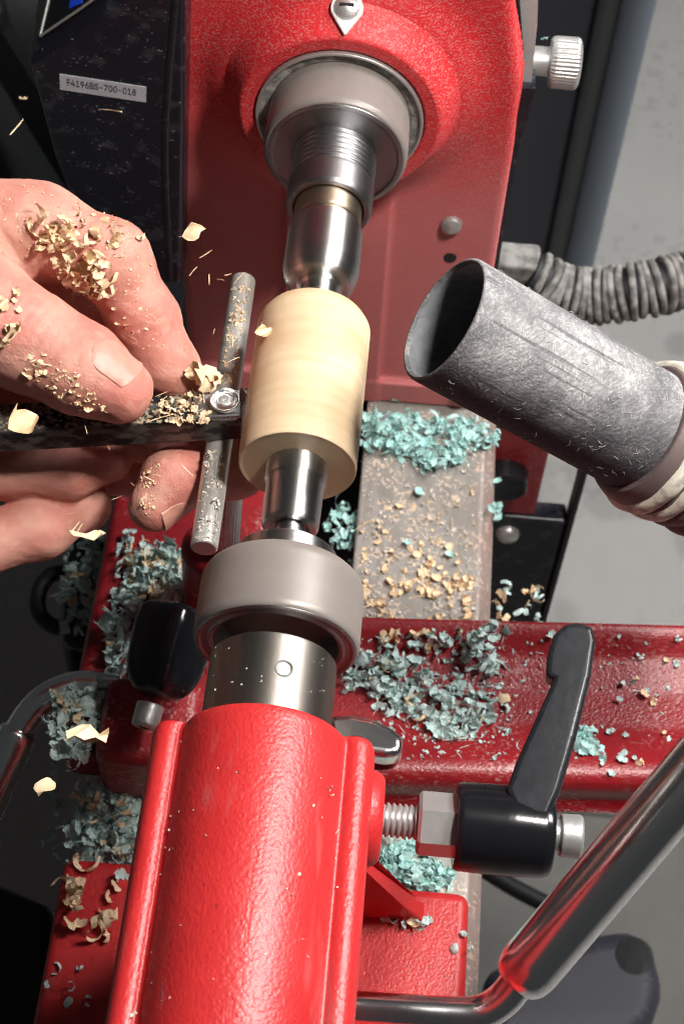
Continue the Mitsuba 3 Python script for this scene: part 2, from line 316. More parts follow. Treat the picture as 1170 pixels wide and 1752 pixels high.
def nets(f, lo, hi, h, newton=3):
    lo, hi = np.asarray(lo, float), np.asarray(hi, float); n = np.ceil((hi - lo) / h).astype(int) + 1
    g = np.stack(np.meshgrid(*[lo[i] + h * np.arange(n[i]) for i in range(3)], indexing='ij'), -1).reshape(-1, 3)
    V = np.concatenate([f(c) for c in np.array_split(g, max(1, len(g) // 400000))]).reshape(n); S = V < 0
    m = n - 1; cnt = np.zeros(m); acc = np.zeros((*m, 3))
    C = [np.array(c) for c in np.ndindex(2, 2, 2)]
    sl = lambda A, c: A[c[0]:c[0] + m[0], c[1]:c[1] + m[1], c[2]:c[2] + m[2]]
    for a in C:
        for b in C:
            if (b - a).sum() == 1 and (b >= a).all():
                va, vb = sl(V, a), sl(V, b); x = (va < 0) != (vb < 0)
                t = np.where(x, va / np.where(x, va - vb, 1), 0); cnt += x
                acc += np.where(x[..., None], a + t[..., None] * (b - a), 0)
    act = cnt > 0; idx = -np.ones(m, int); idx[act] = np.arange(act.sum())
    base = np.stack(np.nonzero(act), -1); v = lo + h * (base + acc[act] / cnt[act][:, None])
    F = []
    for ax in range(3):
        o1, o2 = (ax + 1) % 3, (ax + 2) % 3
        s0 = [slice(1, -1)] * 3; s1 = [slice(1, -1)] * 3; s0[ax] = slice(0, n[ax] - 1); s1[ax] = slice(1, n[ax])
        a, b = S[tuple(s0)], S[tuple(s1)]; e = np.stack(np.nonzero(a != b), -1); inside = a[tuple(e.T)]
        off = np.array([1, 1, 1]); off[ax] = 0; c = e + off
        def id_(d1, d2):
            q = c.copy(); q[:, o1] -= d1; q[:, o2] -= d2; return idx[tuple(q.T)]
        q = np.stack([id_(1, 1), id_(0, 1), id_(0, 0), id_(1, 0)], 1); q = np.where(inside[:, None], q, q[:, ::-1]); F.append(q)
    F = np.vstack(F)
    for _ in range(newton):
        d = f(v); e = h * .2
        g = np.stack([f(v + e * np.eye(3)[i]) - f(v - e * np.eye(3)[i]) for i in range(3)], 1) / (2 * e)
        v = v - np.clip(d / np.maximum((g * g).sum(1), .2), -h * .5, h * .5)[:, None] * g
    return trimesh.Trimesh(v, np.vstack([F[:, [0, 1, 2]], F[:, [0, 2, 3]]]), process=False)

# ------------------------------------------------------------------ the setting
FZ = -.55
obj('floor', ([[-4, -3, FZ], [4, -3, FZ], [4, 6, FZ], [-4, 6, FZ]], [[0, 1, 2], [0, 2, 3]]), 'floor_paint', smooth=False, kind='structure', label='grey painted concrete floor')

# ------------------------------------------------------------------ lathe bed
BZ, FY = -.15, .3765
bed = thing('lathe_bed', 'grey steel lathe bed with two flat ways strewn with shavings', 'lathe bed')
def rail(s):
    pr = rounded([(.0145, -.30), (.0145, BZ), (.0602, BZ), (.0640, BZ - .0035), (.0655, BZ - .010), (.0655, -.30), (.0145, -.30)], .0012)[:-1]
    pts = np.array(pr)
    if s < 0: pts = (pts * [-1, 1])[::-1]
    ys = np.linspace(.03, .66, 12)  # depth and rear length, out of view, chosen to shade the left floor
    return loft([np.c_[pts[:, 0], np.full(len(pts), y), pts[:, 1]] for y in ys])
obj('rail', rail(1), 'bed_steel', bed); obj('rail', rail(-1), 'bed_steel', bed)
obj('unseen_apron', box2(-.064, .064, .035, .66, -.330, -.3005, .003), 'red_dark', bed)  # out of view under the rails, run back to shade the left floor
obj('slot_shade', box2(-.0148, .0148, .05, .66, -.300, -.215), 'black_matt', bed)  # black filler added to stand for the shade down the slot
r0, r1 = at(850, 700, y=.375), at(914, 884, y=.375)
zt_ = at(880, 700, y=.375)[2]
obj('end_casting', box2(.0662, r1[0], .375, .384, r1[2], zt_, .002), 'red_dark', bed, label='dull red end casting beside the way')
p0, p1 = at(860, 892, y=.374), at(920, 1075, y=.374)
obj('switch_plate', box2(.0662, p1[0], .374, .384, p1[2] - .05, r1[2] - .0005, .0015), 'black_cover', bed, label='dusty black plate below the red end casting')
obj('side_strip', box2(p1[0] + .0004, p1[0] + .0028, .372, .383, p1[2] - .05, zt_, .0008), 'black_matt', bed)
bc = at(868, 915, y=.373)
obj('bolt', revolve([(.002, .0), (.002, .0052), (0, .0052), (-.0016, .0045), (-.0030, .0026), (-.0034, 0)], bc, (0, 1, 0), 32), 'zinc', bed)
lc = at(858, 838, y=.366)
obj('lug', revolve([(.01, 0), (.01, .0095), (.001, .0095), (0, .0085), (0, 0)], lc, (0, 1, 0), 40, warp=lambda t: 1 + .12 * np.cos(2 * t)), 'black_plastic', bed)

# ------------------------------------------------------------------ headstock
hs = thing('headstock', 'red cast lathe headstock dusted with fine wood powder', 'headstock')
prof_x = np.array([[.06, .0445], [.04, .0475], [.006, .0540], [-.02, .0552], [-.065, .0552], [-.16, .0552]])[::-1]
def head_sdf(p):
    x, y, z = p.T
    hw = np.interp(z, prof_x[:, 0], prof_x[:, 1])
    w = np.abs(x) - hw
    plate = smax(smax(w, FY - y, .004), y - .3855, .001)
    plate = smax(plate, z - .075, .004); plate = np.maximum(plate, BZ + .0005 - z)
    k = np.clip((-.030 - z) / .035, 0, 1); k = k * k * (3 - 2 * k)
    ped = np.maximum(np.abs(x) - .0178, FY - .0032 * k - y); ped = np.maximum(np.maximum(ped, y - .384), BZ + .0005 - z); ped = np.maximum(ped, z + .028)
    led = np.maximum(np.maximum(w + .0006, FY - .0032 - y), np.maximum(z + .1385, BZ + .0005 - z)); led = np.maximum(led, y - .384)
    d = smin(smin(plate, smin(ped, led, .002), .0022), smax(np.hypot(x, z) - .037 - np.clip(y - .371, 0, 1) * 1.2, .3705 - y, .004), .005)
    d = np.maximum(d, y - .3855)
    return np.maximum(d, -(np.hypot(x, z) - .0285)) if 0 else d
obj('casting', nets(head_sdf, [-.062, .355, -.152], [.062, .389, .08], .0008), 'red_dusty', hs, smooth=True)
def outline(off, zt):
    z = np.linspace(BZ + .001, zt, 40); hw = np.interp(z, prof_x[:, 0], prof_x[:, 1]) + off
    return np.vstack([np.c_[hw, z], np.c_[-hw, z][::-1]])
def slab(poly, y0, y1):
    return loft([np.c_[poly[:, 0], np.full(len(poly), y), poly[:, 1]] for y in (y0, y1)])
obj('gasket', slab(outline(.0010, .078), .386, .389), 'black_matt', hs)
gz = np.array([[.078, .0500], [.02, .0572], [.002, .0580], [-.004, .0585], [-.03, .0560], [-.15, .0560]])[::-1]
z = np.linspace(BZ + .001, .079, 50); hw = np.interp(z, gz[:, 0], gz[:, 1])
obj('back_cover', slab(np.vstack([np.c_[hw, z], np.c_[-hw, z][::-1]]), .3894, .66), 'galvanised', hs)  # this cover and the next run back out of view to shade left floor
zz = np.linspace(BZ + .001, -.003, 20); h2 = np.interp(zz, gz[:, 0], gz[:, 1])
obj('side_cover', slab(np.vstack([np.c_[h2 + .0012, zz], np.c_[h2 * 0 + .04, zz][::-1]]), .3864, .66), 'black_cover', hs)
obj('boss', revolve(rounded([(.3725, .0200), (.3725, .0256), (.3632, .0256), (.3620, .0262), (.3618, .0300), (.3626, .0310), (.3700, .0352), (.3740, .0385), (.3775, .0395)], .0009, 5), n=160), 'red_dusty', hs)
# ring, seal and spindle
obj('bearing_ring', revolve(rounded([(.372, .0205), (.3615, .0245), (.3611, .0247), (.3611, .0255), (.372, .0257)], .0004), n=128), 'zinc', hs)
obj('seal', revolve(rounded([(.371, .0215), (.3625, .0215), (.3622, .0243), (.371, .0243)], .0004), n=128), 'hose', hs, label='grey felt seal ring caked with dust')
sp = obj('spindle', revolve(rounded([(.372, .0), (.372, .0214), (.3475, .0216), (.3458, .0208), (.3456, .0192), (.3462, .0185), (.3462, .0135), (.350, .0128), (.350, 0)], .0006), n=128), 'turned_grey', hs)
obj('hub_face', turned(rounded([(.347, .0204), (.3455, .0203), (.3452, .0190), (.3459, .0186), (.3459, .011), (.347, .0109)], .0003), 'dark_steel', n=128), 'dark_steel', sp)
nutp = [(.348, 0), (.348, .0118)]
for i in range(6):
    y0 = .3455 - i * .0021; nutp += [(y0, .0124), (y0 - .0009, .0126), (y0 - .0013, .0119)]
nutp += [(.3320, .0126), (.3245, .0125), (.3232, .0119), (.3232, .0104), (.3245, .0098), (.3245, 0)]
obj('collet_nut', turned(rounded(nutp, .0004), 'dark_steel', n=128), 'dark_steel', sp)
# screws on the front
sn = np.array([0, -.50, .866]); se = np.array([0, .866, .50]); sc = np.array([.0006, .3690, .0352])
ix = obj('index_screw', revolve([(-.002, 0), (-.002, .0038), (.0008, .0038), (.0022, .0034), (.0031, .0020), (.0034, 0)], sc, sn, 32), 'zinc', hs)
obj('screw_slot', rbox(sc + sn * .0031, [.0042, .0009, .0009], .0002), 'black_matt', ix)
tear = [(.0047 * math.cos(t), .0047 * math.sin(t)) for t in np.linspace(math.radians(-22), math.radians(202), 24)] + [(0, -.0082)]
obj('pointer', prism(tear, sc + sn * .0011, (1, 0, 0), se, .0016, .0004), 'pointer_white', hs, label='white teardrop pointer under the top screw')
for (u, v, yy) in ((772, 383, FY), (770, 440, FY), (788, 676, FY - .0033), (308, 610, FY)):
    c = at(u, v, y=yy)
    b = obj('bolt', revolve([(.004, 0), (.004, .0036), (.0, .0038), (-.0016, .0033), (-.0027, .0018), (-.0030, 0)], c, (0, 1, 0), 32), 'zinc', hs) if v != 440 else obj('screw_hole', revolve([(0, 0), (0, .0022), (-.0004, .0022), (-.0004, 0)], c, (0, 1, 0), 20), 'black_matt', hs)
# belt cover on the left
F0 = .363
fr = [at(u, v, y=F0) for u, v in ((60, 112), (100, 262), (178, 480), (302, 480), (290, 240), (306, 0), (308, -60), (225, 2))]
back = [at(u, v, y=F0) + np.array([0, .06, 0]) + np.array(o) for (u, v), o in zip(((60, 112), (100, 262), (178, 480), (302, 480), (308, -60), (225, 2)), ((-.004, 0, .012), (-.003, 0, 0), (0, 0, 0), (0, 0, 0), (0, 0, .03), (-.004, 0, .04)))]
cover_pts = np.vstack(fr + back)
inner = trimesh.convex.convex_hull(cover_pts)
cvs = np.vstack([p + s for p in cover_pts for s in (tri(m3.Manifold.sphere(.0016, 12)).vertices,)]) + [0, .0016, 0]
bc_ = obj('belt_cover', trimesh.convex.convex_hull(cvs), 'black_cover', hs, label='black belt cover flecked with chips and carrying a printed label')
rim = [at(u, v, y=F0) for u, v in ((303, -60), (302, 0), (284, 240), (292, 480))]
obj('rim', sweep(spline(np.array(rim) + [-.0004, .001, 0], 8), .0016, 12), 'lever_black', bc_)
lq = [at(u, v, y=F0) for u, v in ((103, 151), (250, 173), (253, 145), (104, 125))]
o = lq[0]; ex = (lq[1] - lq[0]); wl = np.linalg.norm(ex); ex = ex / wl; ey = lq[3] - lq[0]; ey = ey - ex * (ey @ ex); hl = np.linalg.norm(ey); ey /= hl
o = o + np.array([0, -.0004, 0])
lb = obj('label', prism([(0, 0), (wl, 0), (wl, hl), (0, hl)], o, ex, ey, .0003, 0), 'label_white', bc_, smooth=False, label='white printed part number label')
tm = meshkit.text_mesh('F4196BS-700-018', hl * .40, .0001, True)
tw = tm.bounds[1][0] - tm.bounds[0][0]; k = wl * .80 / tw; tv = tm.vertices.copy(); tv[:, 0] = tv[:, 0] * k + wl * .075; tv[:, 1] = tv[:, 1] + hl * .36
obj('lettering', trimesh.Trimesh(o + tv[:, :1] * ex + tv[:, 1:2] * ey + (tv[:, 2:3] + .00004) * np.cross(ex, ey), tm.faces, process=False), 'ink', lb, smooth=False)
# logo plate on the upper bevel of the cover
cvm = trimesh.convex.convex_hull(cvs); fn, fo = cvm.face_normals, cvm.triangles_center
def cover_hit(u, v):
    d = FW + RT * (u - 585) / FOC - UP * (v - 876) / FOC; den = fn @ d; t = ((fo - CAM) * fn).sum(1) / np.where(np.abs(den) < 1e-9, 1e-9, den)
    i = np.nonzero(den < 0)[0]; i = i[np.argmax(t[i])]; return CAM + d * t[i], fn[i]
hits = [cover_hit(u, v)[0] for u, v in ((85, 55), (150, -20), (105, -30))]
bn = np.cross(hits[1] - hits[0], hits[2] - hits[0]); bn /= np.linalg.norm(bn); bn = bn if bn @ FW < 0 else -bn
pl0 = hits[0] + bn * .0008
lp = [on_plane(u, v, pl0, bn) for u, v in ((72, 62), (140, 16), (230, -50), (175, -160), (108, -90))]
lo_ = lp[0]; lex = lp[1] - lp[0]; lex /= np.linalg.norm(lex); ley = np.cross(bn, lex); flip = 1
uv2 = [((q - lo_) @ lex, (q - lo_) @ ley) for q in lp]
plate = obj('badge', prism(uv2, lo_ + bn * .0006, lex, ley, .0016, 0), 'black_plastic', bc_, smooth=False, label='dark badge plate with a silver border and a blue mark')
bord = cat(*[sweep(np.array([lp[i], lp[j]]) + bn * .0008, .00045, 8) for i, j in ((0, 1), (1, 2), (0, 4))])
obj('border', bord, 'zinc', plate)
bl = [on_plane(u, v, pl0 + bn * .0009, bn) for u, v in ((117, 14), (139, 4), (152, -40), (128, -40))]
obj('blue_mark', prism([((q - lo_) @ lex, (q - lo_) @ ley) for q in bl], lo_ + bn * .0009, lex, ley, .0005, 0), 'blue_print', plate, smooth=False)
# knurled clamp knob on the right
kc = at(905, 102, y=.40); kx = at(942, 104, y=.40)[0] - kc[0]; kl = at(992, 104, y=.40)[0] - kc[0]
kn = obj('clamp_knob', revolve(rounded([(-.004, 0), (-.004, .0046), (kx - .001, .0046), (kx, .005), (kx, 0)], .0004), kc, (1, 0, 0), 40), 'zinc', hs, label='silver knob with a ribbed head on the right of the headstock')
th = np.arange(240) * 2 * np.pi / 240
obj('knurled_head', revolve(rounded([(kx - .0004, 0), (kx - .0004, .0072), (kx + .0008, .0080), (kl - .001, .0081), (kl, .0072), (kl + .0004, .005), (kl + .0004, 0)], .0006), kc, (1, 0, 0), 240, warp=lambda t: 1 + .016 * np.sign(np.sin(t * 40))), 'zinc', kn, smooth=25)
tri_b = at(941, 62, y=.397); obj('paint_blob', tri(m3.Manifold.sphere(.0012, 16).translate(tuple(tri_b))), 'blue_tag' if 'blue_tag' in M else 'blue_print', kn) if 0 else None

# ------------------------------------------------------------------ work between the centres
bu = thing('bushing', 'polished steel bushing between the headstock nut and the wood blank', 'bushing', None)
obj('collar', turned(rounded([(.3245, 0), (.3245, .0097), (.3180, .0098), (.3172, .0094), (.3172, .0088), (.3160, .0088), (.3160, 0)], .0004), 'warm_steel', n=128), 'warm_steel', bu, label='brownish collar with a narrow groove')
obj('sleeve', turned(rounded([(.3160, 0), (.3160, .0098), (.3148, .0105), (.3130, .0107), (.3000, .0107), (.2965, .0101), (.2945, .0092), (.2938, .0080), (.2938, .0060), (.2938, 0)], .0005), 'polished', n=128), 'polished', bu)
obj('pin', turned(rounded([(.2945, 0), (.2945, .0064), (.2925, .0062), (.2918, .0054), (.2890, .0054), (.2880, .0060), (.2800, .0060), (.2800, 0)], .0003), 'polished', n=96), 'polished', bu)
obj('wood_blank', revolve(rounded([(.2813, .006), (.2813, .0128), (.2806, .0140), (.2780, .01545), (.2650, .01545), (.2320, .01525), (.2312, .01505), (.2314, .0142), (.2316, .0068), (.2350, .006)], .0005), n=160), 'maple', label='pale turned maple cylinder spinning between the two steel bushings', category='wood blank')
bu2 = thing('bushing', 'short polished steel bushing between the wood blank and the live centre', 'bushing', None)
obj('sleeve', turned(rounded([(.233, 0), (.233, .0079), (.2262, .0079), (.2258, .0075), (.2252, .0074), (.2165, .0073), (.2132, .0072), (.2123, .0066), (.2123, .0048), (.2135, .0044), (.2135, 0)], .0004), 'polished', n=128), 'polished', bu2)
lc_ = thing('live_center', 'spinning live centre with broad grey drum in the tailstock quill', 'live center')
obj('cone', turned(rounded([(.217, .0002), (.2120, .0042), (.2080, .0052), (.2068, .0062), (.2062, .0098), (.2040, .0128), (.1990, .0132), (.1990, 0)], .0006), 'polished', n=128), 'polished', lc_)
obj('drum', revolve(rounded([(.2005, 0), (.2005, .0132), (.1990, .0142), (.1975, .0182), (.1960, .0196), (.1945, .0199), (.1800, .0199), (.1787, .0194), (.1785, .0180), (.1795, .0174), (.1795, .0155), (.186, .0150), (.186, 0)], .0008), n=160), 'turned_grey', lc_)
obj('inner_rim', turned(rounded([(.1800, .0193), (.1786, .0192), (.1783, .0184), (.1788, .0178), (.1788, .0166), (.1784, .0160), (.1790, .0150), (.1840, .0140)], .0003), 'dark_steel', n=128), 'dark_steel', lc_)

# ------------------------------------------------------------------ tailstock
ts = thing('tailstock', 'bright red cast tailstock with a lever clamp on its right side', 'tailstock')
TY = .155
R_, zc = .0195, -.0023
arc = [(R_ * math.sin(t), zc + R_ * math.cos(t)) for t in np.linspace(math.asin(.0182 / R_), -math.asin(.0182 / R_), 29)]
half = [(.0150, -.135), (.0190, -.09), (.0232, -.060), (.0252, -.035), (.0256, -.006), (.0254, .0010), (.0247, .0034), (.0232, .0049), (.0214, .0053), (.0200, .0050), (.0190, .0043)]
prof = half + arc + [(-x, z_) for x, z_ in half[::-1]]
prof = np.array(rounded([prof[-1]] + prof + [prof[0]], .0012, 3)[1:-1])
rings = []
for y, s in ((TY, .968), (TY - .0003, .978), (TY - .0010, .990), (TY - .0022, 1), (.10, 1.0), (.07, 1), (.03, 1.0), (0, 1.0), (-.02, 1)):
    q = prof.copy(); q[:, 0] *= s; q[:, 1] = np.where(q[:, 1] > -.03, q[:, 1] - (1 - s) * .012, q[:, 1]); rings.append(np.c_[q[:, 0], np.full(len(q), y), q[:, 1]])
obj('casting', loft(rings), 'red_gloss', ts, smooth=50)
obj('quill', turned(rounded([(.10, 0), (.10, .0150), (.1740, .0150), (.1746, .0145), (.1746, .0095), (.170, .009), (.170, 0)], .0004), 'ground_steel', n=128), 'ground_steel', ts, label='dull grey steel quill sliding out of the red casting')
pd = at(486, 1143, z=.0150)
obj('oil_dimple', revolve([(0, .0016), (.0002, .0019), (0, .0022)], np.array([pd[0], pd[1], .0150 - .0003]), (.1, 0, 1), 28), 'zinc', ts)
def base_sdf(p):
    d = sbox(p, [-.003, .09, -.1385], [.0625, .0875, .0100], .0025)
    return d
bx0, bx1 = at(104, 1500, z=-.132)[0], at(802, 1560, z=-.132)[0]; by = at(705, 1522, z=-.132)[1]
obj('foot', box2(bx0, bx1, -.02, by, BZ + .0006, -.130, .0035), 'red_gloss', ts, label='red foot plate clamped on the ways')
def gus(s):
    o = [(.018 * s, by - .006, -.075), (.018 * s, by - .006, -.131), (.046 * s, by - .010, -.131)]
    pts = np.array([(.019, -.070), (.019, -.1302), (.047, -.1302), (.040, -.120), (.028, -.100)])
    return prism([(a, b) for a, b in pts][::-1], (0, by - .011, 0), (s, 0, 0), (0, 0, 1), .006 * s if s > 0 else .006, .0012)
obj('gusset', gus(1), 'red_gloss', ts)
# lever clamp
CZ = -.014
cc = at(680, 1405, z=CZ); CY = cc[1]
X = lambda u: at(u, 1405 + (u - 680) * .075, z=CZ)[0]
obj('boss', revolve(rounded([(.018, 0), (.018, .0118), (.0262, .0112), (.0285, .0096), (.0285, 0)], .0016), (0, CY, CZ), (1, 0, 0), 64), 'red_gloss', ts)
thr = [(.026, 0), (.026, .0036)]; x = .026
while x < X(718): thr += [(x + .0003, .0033), (x + .0007, .0040), (x + .0010, .0040)]; x += .00135
obj('threaded_rod', revolve(thr + [(x, 0)], (0, CY, CZ), (1, 0, 0), 40), 'zinc', ts)
cl = obj('clamp_lever', revolve(rounded([(X(778), 0), (X(778), .0098), (X(786), .0102), (X(868), .0104), (X(930), .0100), (X(944), .0092), (X(944), 0)], .0012), (0, CY, CZ), (1, 0, 0), 72), 'black_plastic', ts, label='black adjustable clamping lever')
obj('hex_nut', hexbar((X(714), CY, CZ), (1, 0, 0), .0074, X(783) - X(714)), 'zinc', cl)
obj('cap_screw', revolve(rounded([(X(940), 0), (X(940), .0036), (X(957), .0036), (X(957), .0049), (X(990), .0051), (X(995), .0046), (X(995), .0026), (X(990), .0024), (X(990), 0)], .0005), (0, CY, CZ), (1, 0, 0), 48), 'zinc', cl)
ap0 = np.array([X(900), CY, CZ + .0098]); an = np.array([-.10, -.16, 1.0]); an /= np.linalg.norm(an)
aex = np.array([1, 0, .10]); aex -= an * (aex @ an); aex /= np.linalg.norm(aex); aey = np.cross(an, aex)
oa = [(866, 1352), (882, 1305), (942, 1172), (947, 1160), (934, 1157), (936, 1122), (946, 1086), (966, 1067), (990, 1063), (1014, 1072), (1019, 1098), (1010, 1160), (985, 1262), (958, 1352), (936, 1400), (885, 1392)]
oq = [on_plane(u, v, ap0, an) for u, v in oa]
obj('arm', prism([((q - ap0) @ aex, (q - ap0) @ aey) for q in oq], ap0, aex, aey, .0072, .0013, 4), 'lever_black', cl, label='tapering black lever arm with scratched thumb end')
# chrome locking handle at the foot
hz = -.118
hp = [at(600, 1726, z=hz), at(690, 1732, z=hz), at(770, 1736, z=hz), at(822, 1734, z=hz + .001), at(862, 1710, z=hz + .004), at(892, 1672, z=hz + .008)]
lh = obj('lock_handle', sweep(spline(hp, 10), .0050, 28), 'chrome', ts, label='bent chrome locking handle with a thick sleeve')
h0, h1 = at(884, 1682, z=hz + .007), at(1215, 1290, z=hz + .05)
dh = (h1 - h0) / np.linalg.norm(h1 - h0); L = np.linalg.norm(h1 - h0)
obj('sleeve', revolve(rounded([(-.001, 0), (-.001, .0060), (.002, .0082), (.006, .0088), (L, .0088), (L, 0)], .0015), h0, dh, 48), 'chrome', lh)

# ------------------------------------------------------------------ tool rest base (banjo)
bj = thing('lathe_banjo', 'red tool rest base lying across the ways under teal shavings', 'banjo')
ayf = lambda x: .007 * (x - .03) / .1
sec = [(.2050, BZ + .001), (.2060, -.1330), (.2085, -.1295), (.2130, -.1287), (.2185, -.1310), (.2280, -.1345), (.2420, -.1350), (.2540, -.1325), (.2600, -.1280), (.2635, -.1270), (.2650, -.1290), (.2655, BZ + .001)]
sec = np.array(rounded([sec[0]] + sec + [sec[0]], .002, 3)[1:-1])
rg = []
for x, s in ((-.030, 1), (.0, 1), (.05, 1), (.10, 1), (.15, 1), (.168, .95), (.172, .8)):
    q = (sec - [.235, -.15]) * [s, 1] + [.235, -.15]; rg.append(np.c_[np.full(len(q), x), q[:, 0] + ayf(x), q[:, 1]])
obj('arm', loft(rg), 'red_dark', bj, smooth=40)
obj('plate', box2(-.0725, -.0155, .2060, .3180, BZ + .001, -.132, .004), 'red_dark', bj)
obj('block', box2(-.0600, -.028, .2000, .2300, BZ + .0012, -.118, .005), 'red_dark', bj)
PX = at(349, 936, z=-.0128) * .45 + at(416, 480, z=-.0128) * .55
obj('post_socket', revolve(rounded([(-.14, 0), (-.14, .0130), (-.11, .0115), (-.092, .0110), (-.090, .0095), (-.090, 0)], .001), (PX[0] - .006, PX[1], 0), (0, 0, 1), 48), 'red_dark', bj)
kq = at(290, 1112, z=-.095)
kb = obj('knob', revolve(rounded([(-.0150, 0), (-.0150, .0064), (-.012, .0092), (-.007, .0112), (.006, .0122), (.012, .0112), (.0135, .007), (.0135, 0)], .003, 6), kq, (.14, .95, .25), 120, warp=lambda t: 1 + .085 * np.cos(5 * t + .6)), 'black_plastic', bj, label='glossy black lobed locking knob')
kd = np.array([.14, .95, .25]); kd /= np.linalg.norm(kd)
obj('bolt', revolve(rounded([(-.024, 0), (-.024, .0036), (-.0232, .0042), (-.0165, .0042), (-.0165, .0)], .0006), kq + np.array([-.0015, 0, -.002]), kd, 32), 'zinc', kb)
obj('bolt_hole', hexbar(kq + np.array([-.0015, 0, -.002]) - kd * .02405, kd, .0019, .0006, .0001), 'black_matt', kb)
# polished wing lever by the tailstock
w0 = [at(u, v, z=-.118) for u, v in ((560, 1222), (602, 1220), (640, 1228), (676, 1246), (691, 1262), (689, 1290), (660, 1293), (560, 1278))]
oz = np.array([0, 0, -.118])
obj('wing_lever', prism([(q[0], q[1]) for q in w0], oz, (1, 0, 0), (0, 1, 0), .009, .0024, 5), 'chrome', bj, label='chrome wing lever beside the tailstock')
# chrome handle on the left
cz = -.13
lp_ = [at(205, 1176, z=cz), at(140, 1172, z=cz), at(92, 1186, z=cz), at(62, 1208, z=cz - .002), at(38, 1240, z=cz - .006), at(24, 1268, z=cz - .010)]
lk = obj('lock_handle', sweep(spline(lp_, 10), .0047, 28), 'chrome', bj, label='bent chrome locking handle at the left')
g0, g1 = at(34, 1246, z=cz - .007), at(-70, 1480, z=cz - .03); dg = (g1 - g0) / np.linalg.norm(g1 - g0)
obj('sleeve', revolve(rounded([(0, 0), (0, .0050), (.001, .0062), (.004, .0064), (.08, .0064), (.08, 0)], .001), g0, dg, 40), 'chrome', lk)

# ------------------------------------------------------------------ tool rest, cutting tool
tr = thing('tool_rest', 'round steel tool rest bar running beside the wood blank', 'tool rest')
BAR = -.0128
b0, b1 = at(349, 936, z=BAR), at(416, 480, z=BAR)
db = (b1 - b0) / np.linalg.norm(b1 - b0); Lb = np.linalg.norm(b1 - b0)
obj('bar', revolve(rounded([(-.0005, 0), (-.0005, .0032), (0, .0036), (Lb, .0036), (Lb + .0006, .0030), (Lb + .0006, 0)], .0005), b0, db, 40), 'gun_bar', tr, label='round bar speckled with fine dust')
mid = b0 + db * Lb * .55
obj('post', revolve([(-.11, 0), (-.11, .0062), (-.002, .0062), (0, .005), (0, 0)], mid + np.array([0, 0, -.002]), (.06, 0, 1), 32), 'dark_steel', tr)
tt = thing('turning_tool', 'square black turning tool with a round carbide cutter held on the rest', 'turning tool')
s1, s0 = at(412, 692, z=0.0), at(-160, 722, z=0.0)
ds = (s1 - s0) / np.linalg.norm(s1 - s0); Ls = np.linalg.norm(s1 - s0); ny = np.cross([0, 0, 1], ds)
RM = np.stack([ds, ny, [0, 0, 1]], 1)
obj('shank', rbox((s0 + s1) / 2 + np.array([0, 0, -.0046]), [Ls, .0093, .0092], .0007, 12, RM), 'worn_black', tt)
tipc = s1 - ds * .0022
obj('tip_plate', rbox(s1 - ds * .0062 + np.array([0, 0, .0003]), [.0125, .0089, .0016], .0005, 12, RM), 'dark_steel', tt, label='ground steel seat at the end of the shank')
it = obj('cutter', revolve(rounded([(0, 0), (0, .0034), (.0018, .0040), (.0021, .0038), (.0018, .0024), (.0014, .0018), (.0014, 0)], .0002), s1 - ds * .0042 + np.array([0, 0, .0008]), (0, 0, 1), 48), 'polished', tt, label='round carbide cutter')
obj('screw', revolve([(.0012, 0), (.0012, .0016), (.0019, .0014), (.0020, .0008), (.0014, .0005), (.0014, 0)], s1 - ds * .0042 + np.array([0, 0, .0008]), (0, 0, 1), 24), 'zinc', it)

# ------------------------------------------------------------------ the hand
def J(u, v, z_, r): return at(u, v, z=z_), r
thumb = [J(-190, 480, .030, .0165), J(-60, 525, .0215, .0150), J(55, 585, .0152, .0119), J(135, 630, .0115, .0107), J(204, 668, .0086, .0087)]
index = [J(-150, 395, .026, .0165), J(60, 392, .024, .0120), J(190, 446, .021, .0098), J(248, 548, .008, .0084), J(284, 624, .000, .0075), J(310, 652, -.0032, .0062)]
middle = [J(-110, 620, -.022, .0120), J(150, 700, -.030, .0092), J(405, 800, -.0285, .0082), J(298, 822, -.0210, .0084), J(262, 866, -.0220, .0068)]
ring = [J(-210, 700, -.030, .011), J(-60, 800, -.029, .0094), J(110, 802, -.031, .0086), J(186, 786, -.034, .0064)]
pinky = [J(-210, 850, -.040, .010), J(-50, 936, -.040, .0090), J(70, 902, -.042, .0084), J(150, 866, -.046, .0068)]
palm = [J(-330, 420, .030, .020), J(-300, 560, .010, .024), J(-300, 700, -.014, .021), J(-640, 560, .015, .027)]
def chain(p, ch, k):
    d = None
    for (a, ra), (b, rb) in zip(ch, ch[1:]):
        e = round_cone(p, a, b, ra, rb); d = e if d is None else smin(d, e, k)
    return d
def unit(x): return np.asarray(x, float) / np.linalg.norm(x)
CREASE = [(at(62, 560, z=.026), unit(thumb[3][0] - thumb[2][0]), .0026, .00055, .0075), (at(200, 425, z=.030), unit(index[2][0] - index[1][0]), .0030, .0006, .008), (at(250, 540, z=.016), unit(index[4][0] - index[3][0]), .0024, .0005, .005), (at(20, 420, z=.03), unit([.6, .8, 0]), .0034, .0005, .012)]
